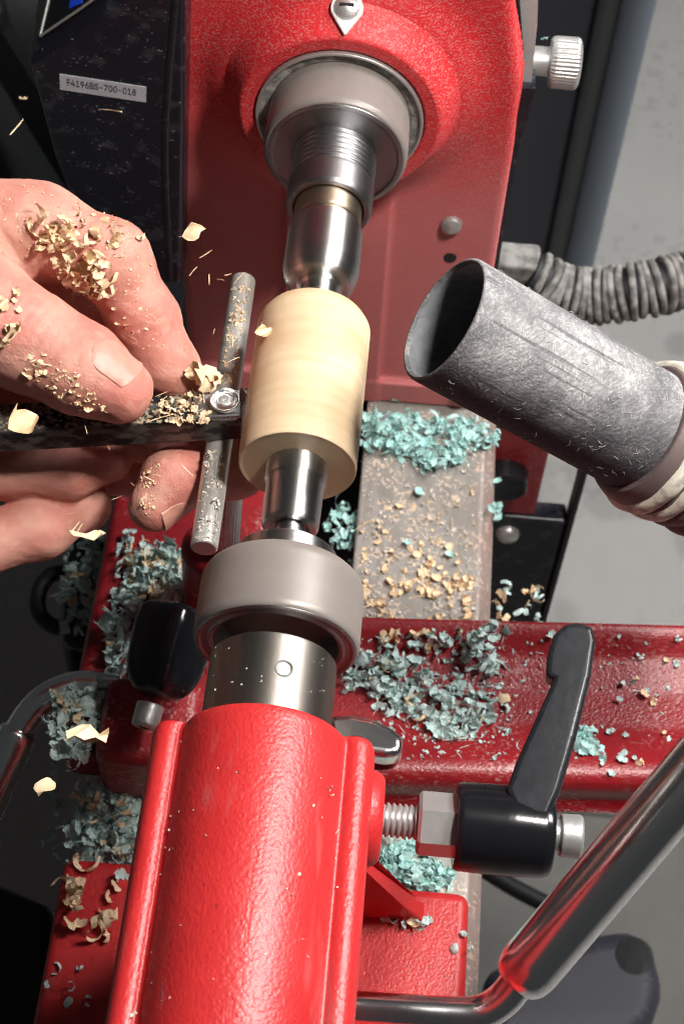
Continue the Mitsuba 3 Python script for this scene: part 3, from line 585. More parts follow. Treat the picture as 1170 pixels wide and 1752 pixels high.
def hand_sdf(p):
    P = lambda i, j: round_cone(p, palm[i][0], palm[j][0], palm[i][1], palm[j][1])
    d = smin(smin(P(0, 1), P(1, 2), .02), P(1, 3), .02)
    d = smin(d, round_cone(p, palm[0][0], index[0][0], .02, .0165), .012); d = smin(d, round_cone(p, palm[1][0], thumb[0][0], .022, .0165), .012)
    for c in (middle, ring, pinky): d = smin(d, round_cone(p, palm[2][0], c[0][0], .019, c[0][1]), .01)
    th_, ix_ = chain(p, thumb, .006), chain(p, index, .005)
    web = smin(round_cone(p, at(-70, 470, z=.012), at(60, 470, z=.010), .012, .0085), round_cone(p, at(60, 470, z=.008), at(205, 570, z=-.004), .0100, .0080), .006)
    web = smin(web, round_cone(p, at(20, 760, z=-.044), at(250, 800, z=-.046), .013, .009), .004)
    ti = smin(smin(th_, web, .006), ix_, .0040)
    d = smin(d, ti, .008)
    for c in (middle, ring, pinky): d = smin(d, chain(p, c, .004), .0018)
    for c, t_, wl, am, sg in CREASE:
        q = p - c; s_ = q @ t_; r2 = (q * q).sum(1)
        d = d + am * (np.cos(s_ * 2 * np.pi / wl + 2.2 * meshkit.noise(p * 160, 5)) > .55) * np.exp(-r2 / sg ** 2 / 2) if 0 else d + am * np.maximum(0, np.cos(s_ * 2 * np.pi / wl + 1.3 * meshkit.noise(p * 120, 5)) - .45) * np.exp(-r2 / sg ** 2 / 2)
    return d + .0005 * (meshkit.noise(p * 120, 3) - .5) * 2 + .00016 * (meshkit.noise(p * 520, 8) - .5) * 2
lo = np.array([-.20, .17, -.075]); hi = np.array([.005, .36, .07])
hand = nets(hand_sdf, lo, hi, .0009)
comps = hand.split(only_watertight=False); hand = max(comps, key=lambda c: len(c.faces)) if len(comps) > 1 else hand
person = obj('person', hand, 'skin', smooth=True, label='bare left hand with wood chips on it gripping the turning tool', category='person')
def nail(c, along, up, w, l, lift=.00028, over=.0):
    """A nail plate laid onto the finger: every point of it is found on the skin along -up."""
    along, up = unit(along), unit(up); along = unit(along - up * (along @ up)); side = np.cross(along, up); n = 25
    A, B = np.meshgrid(np.linspace(-1, 1, n), np.linspace(-1, 1, n), indexing='ij')
    sa = np.sqrt(np.clip(1 - np.clip(-B, 0, 1) ** 4 * .55, 0, 1)); a = A * sa; b = B * np.where(B < 0, np.sqrt(np.clip(1 - np.abs(A) ** 2.4 * .5, 0, 1)), np.sqrt(np.clip(1 - np.abs(A) ** 2.2 * .50, 0, 1)))
    q0 = c + up * .006 + a[..., None] * side * w / 2 + b[..., None] * along * l / 2
    q = q0.reshape(-1, 3).copy(); t = np.zeros(len(q))
    for _ in range(60):
        dd = hand_sdf(q); st = np.clip(dd * .7, -.001, .001); t += st; q = q - up * st[:, None]
    t = np.minimum(t.reshape(n, n), np.percentile(t, 60) + .0060)
    for _ in range(3):
        tp = np.pad(t, 1, mode='edge'); t = (t * 2 + tp[:-2, 1:-1] + tp[2:, 1:-1] + tp[1:-1, :-2] + tp[1:-1, 2:]) / 6
    e = 1 - np.maximum(np.abs(A), np.clip(-B, 0, 1)) ** 6
    top = q0 - up * t[..., None] + up * (lift * (.05 + .95 * e) + over * np.clip(B, 0, 1) ** 3)[..., None]
    bot = top - up * .0012
    V = np.vstack([top.reshape(-1, 3), bot.reshape(-1, 3)]); N = n * n; qd = []
    for i in range(n - 1):
        for j in range(n - 1):
            k0 = i * n + j; qd.append([k0, k0 + 1, k0 + n + 1, k0 + n]); qd.append([k0 + N, k0 + n + N, k0 + n + 1 + N, k0 + 1 + N])
    bd = [i for i in range(n)] + [i * n + n - 1 for i in range(1, n)] + [(n - 1) * n + j for j in range(n - 2, -1, -1)] + [i * n for i in range(n - 2, 0, -1)]
    for a_1, b_1 in zip(bd, bd[1:] + bd[:1]): qd.append([a_1, b_1, b_1 + N, a_1 + N])
    m = tri((V, np.array(qd))); m.fix_normals(); return m
def surf(c, d, far=.03):
    d = unit(d); t = np.linspace(far, 0, 400); q = c + t[:, None] * d; s = hand_sdf(q); i = np.nonzero(s < 0)[0]
    return q[i[0]] if len(i) else c
ta = thumb[4][0] - thumb[3][0]; tu = np.array([.12, -.22, 1.0])
tn = surf(at(206, 650, z=.0086), tu)
obj('nail', nail(tn - unit(ta) * .0012, ta, tu, .0112, .0124, lift=.00013, over=.0001), 'nail', person, smooth=50)
ma = middle[4][0] - middle[3][0]; mu = np.array([.90, -.40, -.12])
mn = surf(middle[4][0] + (middle[3][0] - middle[4][0]) * .10, mu)
obj('nail', nail(mn, ma, mu, .0092, .0098, over=.0004), 'nail', person, smooth=50)

# ------------------------------------------------------------------ vacuum nozzle and hoses
vn = thing('vacuum_nozzle', 'open grey plastic vacuum pipe furred with wood dust', 'vacuum nozzle')
def cam_pt(u, v, depth): return CAM + depth * (FW + RT * (u - 585) / FOC - UP * (v - 876) / FOC)
nc = cam_pt(757, 544, .366)
dir_img = (RT * .900 - UP * .436); ax = dir_img * .912 + FW * .41; ax /= np.linalg.norm(ax)
NR = .0161; NL = .085
def wob(t): return 1 + .004 * np.sin(3 * t + 1)
obj('pipe', revolve(rounded([(.0012, NR - .0014), (0, NR - .0009), (.0003, NR - .0002), (.0012, NR), (NL * .3, NR), (NL * .6, NR), (NL, NR)], .0003), nc, ax, 160, wob), 'pipe', vn)
obj('bore', revolve([(.0010, NR - .00135), (.02, NR - .0014), (.05, NR - .0014), (NL, NR - .0014)], nc, ax, 96), 'pipe_inside', vn)
cu = thing('vacuum_hose', 'dark ribbed vacuum hose with cream spiral bands pushed over the pipe', 'hose')
c0 = .062
hb = [(c0, NR + .0001), (c0, NR + .0014), (c0 + .002, NR + .0024)]
for i in range(7): hb += [(c0 + .004 + i * .0065, NR + .0028), (c0 + .0062 + i * .0065, NR + .0028), (c0 + .0075 + i * .0065, NR + .0012), (c0 + .009 + i * .0065, NR + .0012)]
ax2 = ax
obj('sleeve', revolve(rounded(hb, .0008), nc, ax2, 96), 'cuff', cu)
def hoop(ph, r, rad, tilt=.0022):
    a, b, d = frame(ax2); t = np.linspace(0, 2 * np.pi, 120)
    return sweep(nc + (c0 + ph + tilt * np.sin(t[:, None] + 1.0)) * d + r * (np.cos(t)[:, None] * a + np.sin(t)[:, None] * b), rad * (1 + .12 * np.sin(7 * t) * np.sin(3 * t)), 12)
obj('band', hoop(.0050, NR + .0018, .0024), 'cream', cu); obj('band', hoop(.0108, NR + .0016, .0022), 'cream', cu)
# fine fibres on the pipe
rng = np.random.default_rng(5); parts = []
a, b, d = frame(ax)
for i in range(650):
    t = rng.uniform(0, 2 * np.pi); s = rng.uniform(.002, .060) ; nrm = np.cos(t) * a + np.sin(t) * b
    if nrm @ np.array([.2, -.1, 1]) < rng.uniform(-.5, .6): continue
    tg = np.cross(nrm, d) * math.cos(q_ := rng.uniform(0, 6.3)) + d * math.sin(q_); sd = np.cross(nrm, tg)
    l = rng.uniform(.0006, .0020); w = rng.uniform(.000025, .00006); c = nc + s * d + (NR + .0001) * nrm
    bend = rng.uniform(-.5, .5)
    p = np.array([c - tg * l / 2, c + nrm * rng.uniform(0, .0004) + sd * bend * l * .4, c + tg * l / 2 + nrm * rng.uniform(0, .0005)])
    parts.append(sweep(spline(p, 3), w, 3))
obj('dust_fibres', cat(*parts), 'grey_dust', vn, smooth=False, kind='stuff', label='fine pale wood fibres clinging to the pipe')
# corrugated grey hose behind
ch = thing('corrugated_hose', 'grey dusty corrugated hose curving behind the vacuum pipe to the right', 'hose')
HY = .435
cp = [at(905, 470, y=HY), at(960, 500, y=HY - .003), at(1020, 506, y=HY - .004), at(1090, 497, y=HY - .004), at(1160, 482, y=HY), at(1250, 455, y=HY + .01)]
cs = spline(cp, 40); seg = np.r_[0, np.cumsum(np.linalg.norm(np.diff(cs, axis=0), axis=1))]
obj('tube', sweep(cs, .0100, 32), 'black_matt', ch)
tt_ = np.gradient(cs, axis=0)
s = .004
while s < seg[-1]:
    c = np.array([np.interp(s, seg, cs[:, i]) for i in range(3)]); dd = np.array([np.interp(s, seg, tt_[:, i]) for i in range(3)])
    k = .0119 + .0003 * math.sin(s * 900)
    obj('ring', revolve(rounded([(-.00155, .0099), (-.0013, k - .0005), (-.0005, k), (.0005, k), (.0013, k - .0005), (.00155, .0099)], .0005, 2), c, dd + np.array([.10 * math.sin(s * 333), 0, .12 * math.sin(s * 517)]) * np.linalg.norm(dd), 40), 'hose', ch)
    s += .0033
q0 = at(896, 468, y=HY)
obj('bracket', rbox(q0 + np.array([-.004, .004, -.004]), [.020, .014, .022], .002), 'hose', ch, label='dusty grey end fitting of the hose')

# ------------------------------------------------------------------ things below and behind
cb = thing('steel_cabinet', 'dark blue grey steel cabinet edge standing behind the headstock', 'cabinet')
ce = at(1110, 0, y=.75); cl_ = at(1010, 450, y=.75); xe = (ce[0] + cl_[0]) / 2
xa = at(1030, 200, y=.75)[0]; xb = at(985, 200, y=.75)[0]
obj('side_panel', box2(xb - .28, xb, .76, .95, FZ, .35, .004), 'cabinet_dark', cb)
obj('middle_panel', box2(xb + .0006, xa, .755, .95, FZ, .35, .006), 'cabinet_grey', cb)
obj('corner_post', box2(xa + .0006, xe, .745, .95, FZ, .35, .008), 'cabinet_blue', cb, label='blue grey corner post')
lg = thing('angled_stand', 'black splayed stand leg at the upper left below the headstock', 'stand')
def leg_bar(u0, v0, u1, v1, z0, z1, r, name, w):
    a_0, a_1 = at(u0, v0, z=z0), at(u1, v1, z=z1)
    obj(name, sweep(np.array([a_0, a_1]), r, 4), 'black_matt', lg, smooth=False)
leg_bar(-60, -25, 240, 460, -.25, -.32, .0125, 'strut', 1)
leg_bar(-60, -20, 50, 470, -.30, -.36, .0135, 'strut', 1)
hb_ = at(-6, 26, z=-.25)
obj('joint', rbox(hb_, [.012, .018, .02], .006), 'black_matt', lg)
sf = thing('floor_pedestal', 'black stand foot with a round hole on the floor at the lower right', 'pedestal')
fz = -.40
fp = [at(u, v, z=fz) for u, v in ((830, 1655), (1010, 1595), (1080, 1585), (1120, 1612), (1140, 1690), (1120, 1752), (1060, 1800), (830, 1820))]
obj('plate', prism([(q[0], q[1]) for q in fp], (0, 0, fz), (1, 0, 0), (0, 1, 0), .03, .010, 4), 'cabinet_dark', sf)
hc = at(1085, 1636, z=fz)
obj('hole', revolve([(.0004, 0), (.0004, .009), (-.004, .009), (-.004, 0)], hc, (0, 0, 1), 32), 'black_plastic', sf)
cd = [at(u, v, z=-.42) for u, v in ((800, 1470), (880, 1520), (960, 1560), (1010, 1582))]
obj('power_cord', sweep(spline(cd, 8), .0045, 12), 'black_matt', label='black power cord running across the floor at the lower right', category='cord')
mt = [at(u, v, z=FZ + .004) for u, v in ((780, 1392), (1300, 1382), (1300, 2100), (700, 2100))]
obj('floor_shade', prism([(q[0], q[1]) for q in mt], (0, 0, FZ + .008), (1, 0, 0), (0, 1, 0), .0075, .002), 'shade_grey', label='dark grey sheet standing for the lathe shadow on the floor at the lower right', category='mat')  # dark sheet laid where the shadow of the lathe falls on the floor
me = [at(u, v, z=FZ + .006) for u, v in ((800, 1388), (1080, 1385))]
obj('pale_strip', rbox((me[0] + me[1]) / 2 + np.array([0, .004, .004]), [np.linalg.norm(me[1] - me[0]), .012, .012], .003), 'white_edge', label='thin pale strip along the edge of the dark shade sheet', category='strip')
bxz = -.30
bq = [at(u, v, z=bxz) for u, v in ((-160, 1440), (0, 1510), (92, 1548), (96, 1800), (-160, 1800))]
obj('black_box', prism([(q[0], q[1]) for q in bq], (0, 0, bxz), (1, 0, 0), (0, 1, 0), .2, .006), 'black_matt', label='black box in the shadow at the lower left corner', category='box')
sw = thing('switch_box', 'black box with a cable loop below the tool rest base at the left', 'switch box')
wq = [at(u, v, z=-.20) for u, v in ((112, 905), (190, 890), (230, 1108), (112, 1104), (98, 1080))]
obj('housing', prism([(q[0], q[1]) for q in wq], (0, 0, -.20), (1, 0, 0), (0, 1, 0), .05, .006, 4), 'black_plastic', sw)
lpz = -.215
lps = [at(u, v, z=lpz) for u, v in ((118, 978), (85, 985), (66, 1015), (68, 1050), (92, 1072), (120, 1075))]
obj('cable_loop', sweep(spline(lps, 8), .0032, 12), 'black_matt', sw)

# ------------------------------------------------------------------ shavings
rng = np.random.default_rng(11)
def chip_mesh(kind, seed):
    r = np.random.default_rng(seed); n, m = {'curl': (8, 3), 'flake': (5, 4), 'ribbon': (16, 2)}.get(kind, (6, 2))
    L, W_, curl = {'curl': (1.6, .8, r.uniform(1.5, 4.2)), 'flake': (1.15, .85, r.uniform(.2, 1.1)), 'ribbon': (3.6, .42, r.uniform(4.5, 9)), 'sliver': (2.4, .13, r.uniform(.1, .6))}[kind]
    u = np.linspace(-.5, .5, n)[:, None] * np.ones((1, m)); w = np.linspace(-.5, .5, m)[None] * np.ones((n, 1))
    w = w * (1 - .55 * np.abs(2 * u) ** 2.2 * r.uniform(.5, 1)) + .10 * r.standard_normal((n, 1)) * (1 if kind != 'sliver' else .1)
    u = u + .07 * r.standard_normal((n, m)) / n * 2
    rad = L / curl; a = u * curl
    P = np.stack([rad * np.sin(a), w * W_ + .16 * a * W_ * r.uniform(-1, 1), rad * (1 - np.cos(a)) + .10 * r.standard_normal((n, m)) * W_ + .35 * w * w * W_], -1)
    if kind == 'ribbon': P[..., 1] += np.linspace(-.9, .9, n)[:, None] * r.uniform(.3, 1.1); P[..., 0] += .25 * np.sin(np.linspace(0, 3, n))[:, None]
    t = .028 if kind != 'sliver' else .05
    V = np.vstack([P.reshape(-1, 3), (P + [0, 0, t]).reshape(-1, 3)]); N = n * m; q = []
    for i in range(n - 1):
        for j in range(m - 1):
            k = i * m + j; q += [[k, k + m, k + m + 1, k + 1], [k + N, k + 1 + N, k + m + 1 + N, k + m + N]]
    bd = list(range(m)) + [i * m + m - 1 for i in range(1, n)] + [(n - 1) * m + j for j in range(m - 2, -1, -1)] + [i * m for i in range(n - 2, 0, -1)]
    for a0, a1 in zip(bd, bd[1:] + bd[:1]): q.append([a0, a1, a1 + N, a0 + N])
    m_ = tri((V, np.array(q))); m_.fix_normals(); return m_
VAR = {}
for mat in ('teal', 'teal_grey', 'tan'):
    for kind in ('curl', 'flake', 'sliver', 'ribbon'):
        VAR[mat, kind] = [mikit.ply(chip_mesh(kind, 100 + i), 'mat_' + mat, smooth=50) for i in range(6)]
RAW = {k: [chip_mesh(k, 100 + i) for i in range(6)] for k in ('curl', 'flake', 'sliver', 'ribbon')}
def rot_any(r, flat=.5):
    zr = T().rotate([0, 0, 1], float(r.uniform(0, 360))); tl = T().rotate([1, 0, 0], float(r.normal(0, 60 * flat))) @ T().rotate([0, 1, 0], float(r.normal(0, 60 * flat)))
    fl = T().rotate([1, 0, 0], 180.0) if r.random() < .4 else T()
    return zr @ tl @ fl
COUNT = {}
def chip(mat, kind, pos, size, label, category, group, flat=.5, rot=None):
    v = VAR[mat, kind][int(rng.integers(6))]; nm = {'teal': 'teal_shaving', 'teal_grey': 'grey_green_shaving', 'tan': 'wood_chip'}[mat]
    obj(nm, v, mat, to_world=T().translate([float(x) for x in pos]) @ (rot if rot is not None else rot_any(rng, flat)) @ T().scale(float(size)), label=label, category=category, group=group)
def in_poly(poly, n):
    P = Polygon(poly); x0, y0, x1, y1 = P.bounds; out = []; sd = int(rng.integers(1000)); big = max(x1 - x0, y1 - y0) > 60
    while len(out) < n:
        q = rng.uniform([x0, y0], [x1, y1])
        if big and meshkit.noise(np.array([q[0] / 26, q[1] / 22, .5]), sd) < rng.uniform(.15, .75): continue
        if P.contains(shapely.Point(q)): out.append(q)
    return out
TG, WG = 'shaving', 'wood chip'
def where(u, v, P):
    x0, y0, x1, y1 = P.bounds; fx, fy = (u - x0) / (x1 - x0), (v - y0) / (y1 - y0)
    return ('upper ', 'middle ', 'lower ')[min(2, int(fy * 3))] + ('left', 'centre', 'right')[min(2, int(fx * 3))] if max(x1 - x0, y1 - y0) > 60 else ''
def heap(poly, n, z0, hgt, mats, size, label, cat_, group, kinds=('curl', 'flake', 'curl', 'ribbon'), flat=.6, center=None, surf_z=None, stray=0):
    P = Polygon(poly)
    B = P.buffer(26)
    for u, v in in_poly(poly, n):
        if stray and rng.random() < stray:
            q = np.array([u, v]) + rng.normal(0, 26, 2)
            if B.contains(shapely.Point(q)): u, v = q
        e = min(1, P.exterior.distance(shapely.Point(u, v)) / 22.0)
        zz = (surf_z(u, v) if surf_z else z0) + .0008 + rng.random() * hgt * (e if P.contains(shapely.Point(u, v)) else 0)
        m_, k_, f_ = mats[int(rng.integers(len(mats)))], kinds[int(rng.integers(len(kinds)))], rng.uniform(.6, 1.35); w_ = where(u, v, P)
        chip(m_, k_, at(u, v, z=zz), size * f_, ('large ' if f_ > 1.1 else 'small ' if f_ < .85 else '') + {'curl': 'curled ', 'flake': 'flat ', 'sliver': 'thin ', 'ribbon': 'stringy '}[k_] + label + (', ' + w_ + ' part' if w_ and n > 10 else ''), cat_, group, flat)
heap([(618, 705), (650, 700), (690, 715), (730, 708), (770, 722), (815, 722), (850, 745), (850, 765), (800, 770), (790, 790), (735, 802), (700, 780), (640, 755), (616, 760)], 130, BZ, .008, ['teal'], .0034,
     'teal shaving heaped on the bed below the headstock', TG, 'bright teal shavings heaped on the bed by the headstock', stray=.22)
heap([(560, 870), (612, 860), (606, 960), (590, 965), (556, 905)], 36, BZ - .012, .012, ['teal', 'teal'], .0036, 'teal shaving in the dark slot between the ways', TG, 'teal shavings in the slot of the bed')
for u, v in ((718, 842), (697, 928), (842, 870), (768, 948)):
    chip('teal', 'flake', at(u, v, z=BZ + .002), .0040 if u == 718 else .0028, 'lone teal shaving lying on the grey bed way', TG, 'lone teal shavings on the bed way', .25)
def arm_z(u, v):
    zz = -.133
    for _ in range(4):
        q = at(u, v, z=zz); zz = float(np.interp(q[1] - ayf(q[0]), [.205, .2085, .213, .2185, .228, .242, .254, .26, .265], [-.149, -.1295, -.1287, -.131, -.1345, -.135, -.1325, -.128, -.128]))
    return zz
heap([(592, 1180), (600, 1130), (640, 1105), (700, 1130), (740, 1150), (790, 1170), (850, 1200), (840, 1235), (800, 1260), (760, 1270), (720, 1245), (690, 1215), (660, 1220), (630, 1190)], 130, 0, .004, ['teal_grey'] * 7 + ['tan'], .0035,
     'teal grey shaving scattered on the red arm', TG, 'teal grey shavings on the red arm', surf_z=arm_z, stray=.45)
heap([(800, 1075), (850, 1060), (870, 1090), (850, 1150), (805, 1150), (790, 1110)], 30, 0, .008, ['teal_grey'], .0038, 'grey green shaving clumped behind the lever tip', TG, 'grey green shavings clumped at the back of the red arm', surf_z=arm_z)
heap([(640, 1085), (790, 1075), (790, 1110), (650, 1110)], 26, 0, .003, ['teal_grey', 'tan'], .0028, 'shaving along the back edge of the red arm', TG, 'small shavings along the back edge of the red arm', surf_z=arm_z)
heap([(978, 1240), (1030, 1235), (1028, 1285), (1040, 1312), (985, 1280)], 18, 0, .005, ['teal'], .0046, 'teal shaving clustered right of the black lever', TG, 'teal shavings clustered right of the black lever', surf_z=arm_z)
heap([(1020, 1090), (1160, 1090), (1165, 1320), (1030, 1330)], 18, 0, .001, ['teal_grey', 'tan'], .0021, 'pale scrap on the right end of the red arm', TG, 'tiny flakes on the right end of the red arm', ('flake',), .25, surf_z=arm_z)
heap([(620, 1462), (690, 1440), (700, 1470), (780, 1480), (770, 1515), (700, 1520), (650, 1515), (618, 1505)], 64, BZ, .006, ['teal'], .0034, 'teal shaving on the bed under the clamping lever', TG, 'teal shavings under the clamping lever', stray=.15)
heap([(640, 1562), (735, 1575), (730, 1592), (660, 1585)], 12, -.1295, .003, ['teal_grey', 'tan'], .0028, 'shaving lying on the red foot right of the tailstock', TG, 'shavings on the right side of the red foot')
heap([(745, 1590), (800, 1590), (815, 1640), (760, 1640)], 4, -.1295, .001, ['teal_grey'], .0022, 'small pale curl near the right rim of the red foot', TG, 'small curls near the right rim of the foot')
heap([(210, 905), (320, 950), (340, 1040), (300, 1060), (240, 1060), (230, 1110), (190, 1150), (185, 1090), (215, 1000)], 80, -.131, .008, ['teal_grey'] * 4 + ['tan'], .0042, 'shaded shaving on the plate behind the black knob', TG, 'shaded shavings on the left plate of the tool rest base')
heap([(82, 1185), (180, 1165), (205, 1190), (170, 1230), (150, 1290), (85, 1260), (95, 1230)], 46, -.128, .008, ['teal_grey'] * 5 + ['tan'], .0038, 'shaded shaving on the bend of the left handle', TG, 'shaded shavings on the left chrome handle')
heap([(90, 1290), (110, 1270), (110, 1400), (95, 1470), (80, 1440)], 14, -.19, .010, ['teal_grey'], .0036, 'dim shaving below the left chrome handle', TG, 'dim shavings below the left handle')
heap([(140, 1345), (235, 1330), (232, 1475), (120, 1475), (128, 1400)], 70, BZ, .006, ['teal_grey'] * 5 + ['tan'], .0040, 'shaded shaving on the left way behind the foot', TG, 'shaded curls on the left bed way')
heap([(115, 940), (165, 930), (170, 1060), (110, 1070)], 24, -.199, .004, ['teal_grey', 'tan'], .0036, 'dark shaving on top of the black switch box', TG, 'shavings on the black switch box')
heap([(120, 1488), (150, 1485), (145, 1620), (115, 1600)], 9, -.1295, .002, ['tan'], .0040, 'tan chip on the left of the red foot', WG, 'tan chips on the left side of the red foot')
heap([(180, 1490), (212, 1490), (190, 1640), (160, 1640)], 7, -.1295, .002, ['tan', 'teal_grey'], .0042, 'scrap on the foot left beside the tailstock', TG, 'curled flakes close to the tailstock')
heap([(70, 1640), (170, 1640), (160, 1740), (75, 1740)], 7, -.1295, .001, ['teal_grey'], .0022, 'pale scrap at the lower left of the foot', TG, 'small scraps at the lower left of the red foot')
heap([(850, 1010), (915, 1000), (925, 1075), (848, 1078)], 20, -.165, .008, ['teal_grey', 'tan'], .0034, 'shaving on the black ledge right of the bed', TG, 'shavings on the black ledge right of the bed')
heap([(845, 790), (858, 780), (862, 900), (846, 900)], 7, -.156, .003, ['teal_grey', 'teal'], .0032, 'shaving on the outer edge of the right way', TG, 'shavings on the outer edge of the right way')
# tan chips on the bed
heap([(620, 880), (800, 840), (812, 1065), (620, 1068)], 40, BZ, .001, ['tan'], .0024, 'tan chip on the grey bed way', WG, 'tan chips on the grey bed way', ('flake', 'curl', 'sliver'), .22)
heap([(620, 970), (800, 960), (810, 1065), (620, 1068)], 34, BZ, .0012, ['tan'], .0028, 'tan chip on the way close to the arm', WG, 'larger tan chips near the red arm', ('flake', 'flake', 'curl'), .18)
# chips resting on the hand
def hand_top(u, v):
    d = FW + RT * (u - 585) / FOC - UP * (v - 876) / FOC; t = np.linspace(.24, .47, 700); q = CAM + t[:, None] * d; i = np.nonzero(hand_sdf(q) < 0)[0]
    return q[i[0]] - d * .0004 if len(i) else None
def on_hand(poly, n, size, label, group, kinds=('curl', 'flake', 'curl', 'curl', 'ribbon'), lift=.0):
    for u, v in in_poly(poly, n):
        q = hand_top(u, v)
        if q is not None: chip('tan', kinds[int(rng.integers(len(kinds)))], q + np.array([0, 0, .0004 + lift * rng.random()]), size * rng.uniform(.6, 1.3), label + (', ' + where(u, v, Polygon(poly)) + ' part' if n > 10 else ''), WG, group, .45)
on_hand([(48, 395), (110, 390), (150, 430), (190, 470), (200, 500), (160, 520), (110, 490), (70, 450)], 72, .0030, 'tan curl heaped in the fold between thumb and forefinger', 'tan curls heaped between thumb and forefinger', lift=.004)
on_hand([(120, 370), (240, 380), (245, 420), (190, 430), (130, 410)], 12, .0026, 'tan curl on the forefinger knuckle', 'tan curls on the forefinger knuckle', lift=.001)
on_hand([(0, 480), (30, 480), (30, 590), (0, 600)], 12, .0024, 'tan chip at the base of the thumb by the left edge', 'chips at the base of the thumb', lift=.001)
for i, (u, v, z_, s_, k_) in enumerate(((345, 630, .006, .0055, 'curl'), (362, 640, .004, .0050, 'flake'), (330, 640, .005, .0034, 'flake'), (375, 655, .004, .0038, 'curl'), (350, 655, .004, .0042, 'curl'))):
    chip('tan', k_, at(u, v, z=z_), s_, 'pale shaving just peeled off at the cutter tip', WG, 'shavings peeling off at the cutter', .6)
chip('tan', 'curl', at(446, 566, z=.013), .0042, 'pale curl clinging to the left side of the wood blank', WG, None)
chip('teal', 'flake', at(930, 66, y=.40), .0024, 'bright blue green scrap stuck on the neck of the silver knob', TG, None)
FL = [(332, 397, .03, .0048, 'flake', 'pale chip flying in front of the red headstock face'), (148, 920, .02, .0075, 'flake', 'large pale chip flying below the hand'), (148, 1265, .0, .0080, 'flake', 'large pale chip flying past the left chrome handle'),
      (38, 718, .02, .0075, 'curl', 'bundle of pale shavings flying at the left edge beside the tool'), (188, 186, .02, .0050, 'sliver', 'tan splinter flying just below the white label'), (40, 168, .0, .0024, 'flake', 'small pinkish chip flying at the far upper left'),
      (28, 218, .0, .0030, 'sliver', 'thin pale splinter flying above the hand at the left edge'), (20, 575, .032, .0055, 'flake', 'blurred pale chip flying over the thumb base'), (78, 1345, -.03, .0048, 'flake', 'dim tan chip falling at the left below the handle')]
for u, v, z_, s_, k_, l_ in FL: chip('tan', k_, at(u, v, z=z_), s_, l_, WG, None, .5)
for u, v in in_poly([(300, 380), (420, 430), (400, 640), (340, 590), (305, 470)], 11):
    chip('tan', 'sliver', at(u, v, z=rng.uniform(-.01, .02)), .0017 * rng.uniform(.5, 1.2), 'fine sliver flying between the hand and the rest bar', WG, 'fine slivers flying behind the rest bar', .4)
for u, v in in_poly([(80, 735), (330, 730), (380, 760), (200, 940), (40, 900)], 9):
    chip('tan', 'sliver', at(u, v, z=rng.uniform(.004, .02)), .0014 * rng.uniform(.5, 1.2), 'fine sliver flying in front of the tool and lower fingers', WG, 'fine slivers flying in front of the tool', .4)
# dust too fine to count
def specks(name, poly, n, zf, size, mat, label):
    ps = []
    for u, v in in_poly(poly, n):
        q = zf(u, v)
        if q is None: continue
        k = RAW[('flake', 'curl', 'ribbon', 'sliver', 'curl')[int(rng.integers(5))]][int(rng.integers(6))].copy(); s_ = size * min(2.6, rng.lognormal(-.25, .55))
        k.vertices = k.vertices @ np.array((rot_any(rng, .45).matrix), float)[:3, :3].T * s_ + q; ps.append(k)
    obj(name, cat(*ps), mat, smooth=False, label=label, kind='stuff')
specks('hand_crumbs', [(40, 590), (110, 620), (190, 700), (150, 720), (90, 670), (40, 640)], 110, hand_top, .0010, 'tan', 'tiny wood crumbs stuck along the lower side of the thumb')
specks('finger_crumbs', [(240, 810), (275, 790), (262, 890), (240, 880)], 60, hand_top, .0007, 'tan', 'tiny crumbs on the tip of the lower finger')
specks('skin_dust', [(0, 300), (180, 350), (270, 460), (320, 600), (240, 600), (120, 500), (0, 440)], 260, hand_top, .0006, 'tan', 'fine sawdust on the back of the hand')
specks('shank_crumbs', [(272, 674), (345, 670), (366, 700), (335, 726), (272, 722)], 90, lambda u, v: at(u, v, z=.0004 + .0012 * rng.random()), .0012, 'tan', 'wood crumbs on top of the black tool shank')
specks('bar_dust', [(398, 490), (428, 490), (412, 600), (402, 660), (376, 660)], 220, lambda u, v: at(u, v, z=BAR + .0036), .0006, 'tan', 'pale dust on the upper half of the round rest bar')
specks('bar_grit', [(352, 770), (386, 770), (372, 925), (334, 925)], 160, lambda u, v: at(u, v, z=BAR + .0036), .0006, 'pale_dust', 'pale dust on the lower half of the round rest bar')
specks('teal_crumbs', [(614, 705), (650, 700), (690, 715), (770, 722), (850, 745), (790, 790), (735, 802), (640, 760)], 260, lambda u, v: at(u, v, z=BZ + .001 + .004 * rng.random()), .0020, 'teal', 'small teal crumbs filling the heap below the headstock')
specks('lever_crumbs', [(620, 1462), (690, 1440), (700, 1470), (780, 1480), (770, 1515), (650, 1515)], 150, lambda u, v: at(u, v, z=BZ + .001 + .003 * rng.random()), .0020, 'teal', 'small teal crumbs under the clamping lever')
specks('arm_crumbs', [(592, 1180), (600, 1130), (640, 1105), (740, 1150), (850, 1200), (800, 1260), (760, 1270), (690, 1215), (630, 1190)], 260, lambda u, v: at(u, v, z=arm_z(u, v) + .0005 + .002 * rng.random()), .0018, 'teal_grey', 'small grey green crumbs among the shavings on the red arm')
specks('plate_shavings', [(205, 900), (330, 945), (350, 1030), (300, 1070), (240, 1070), (215, 1160), (182, 1160), (185, 1080), (200, 990)], 330, lambda u, v: at(u, v, z=-.131 + .005 * rng.random()), .0030, 'teal_grey', 'mass of fine grey green shavings on the left plate')
specks('handle_shavings', [(85, 1180), (200, 1160), (205, 1200), (165, 1250), (140, 1300), (85, 1260)], 170, lambda u, v: at(u, v, z=-.127 + .006 * rng.random()), .0028, 'teal_grey', 'mass of fine shavings around the left chrome handle')
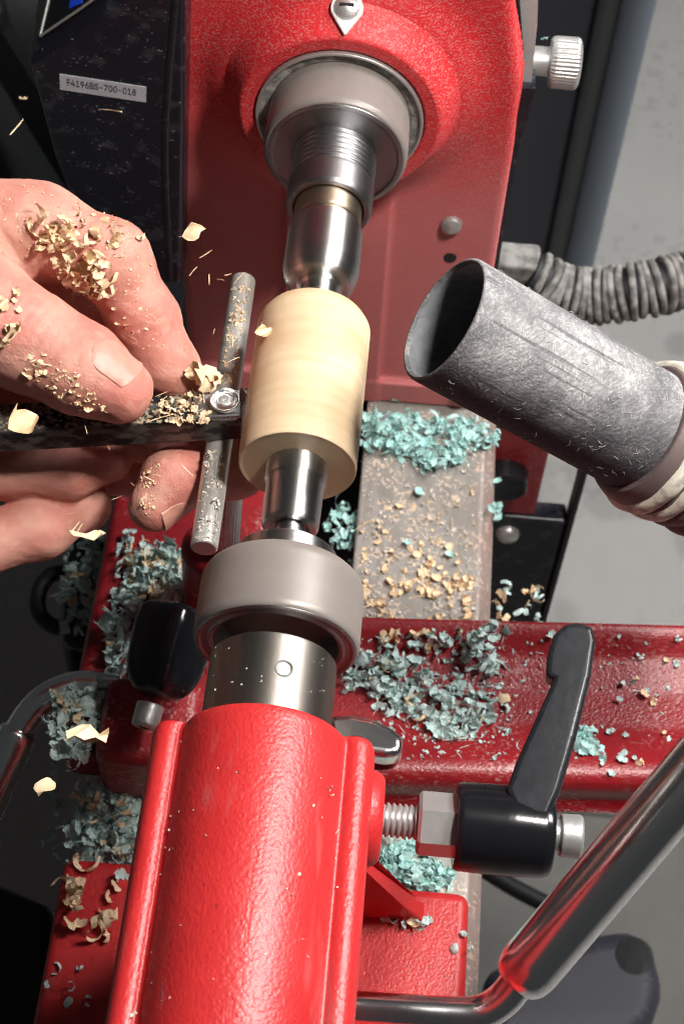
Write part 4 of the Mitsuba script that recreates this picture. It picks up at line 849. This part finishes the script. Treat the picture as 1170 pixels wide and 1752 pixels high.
specks('way_shavings', [(135, 1340), (240, 1325), (236, 1475), (115, 1478)], 260, lambda u, v: at(u, v, z=BZ + .004 * rng.random()), .0032, 'teal_grey', 'mass of fine shavings on the left way')
specks('box_shavings', [(112, 925), (185, 915), (185, 1080), (105, 1080)], 120, lambda u, v: at(u, v, z=-.199), .0030, 'teal_grey', 'fine shavings on top of the black switch box')
specks('plate_chips', [(215, 930), (330, 960), (330, 1040), (230, 1060)], 60, lambda u, v: at(u, v, z=-.128), .0032, 'tan', 'tan chips among the shavings on the left plate')
specks('arm_strays', [(640, 1080), (1000, 1085), (1165, 1090), (1165, 1310), (800, 1300), (660, 1260)], 170, lambda u, v: at(u, v, z=arm_z(u, v) + .0005), .0013, 'teal_grey', 'stray grey green scraps all over the red arm')
specks('bed_chips', [(615, 860), (815, 830), (812, 1068), (620, 1068)], 150, lambda u, v: at(u, v, z=BZ + .0006), .0015, 'tan', 'small tan chips strewn over the right way')
specks('sawdust', [(615, 760), (820, 760), (812, 1068), (620, 1068)], 520, lambda u, v: at(u, v, z=BZ + .0004), .0007, 'pale_dust', 'fine pale sawdust strewn over the right bed way')
specks('teal_dust', [(590, 1090), (860, 1085), (880, 1290), (700, 1300), (600, 1190)], 420, lambda u, v: at(u, v, z=arm_z(u, v) + .0005), .0009, 'teal_grey', 'fine grey green dust on the red arm')
def tail_top(u, v):
    for z_ in np.linspace(.018, -.004, 60):
        q = at(u, v, z=z_); x = abs(q[0])
        zs = zc + math.sqrt(R_ * R_ - x * x) if x < .0182 else .0052
        if z_ <= zs: return q if q[1] < TY - .002 else None
specks('quill_dust', [(365, 1100), (560, 1110), (560, 1190), (365, 1185)], 45, lambda u, v: next((q for q in (at(u, v, z=z_) for z_ in np.linspace(.0152, .0, 60)) if q[0] ** 2 + q[2] ** 2 <= .01505 ** 2), None), .0005, 'pale_dust', 'pale specks of dust on the steel quill')
specks('paint_specks', [(290, 1215), (600, 1230), (600, 1740), (220, 1740)], 110, tail_top, .0005, 'pale_dust', 'pale specks of dust on the red tailstock')
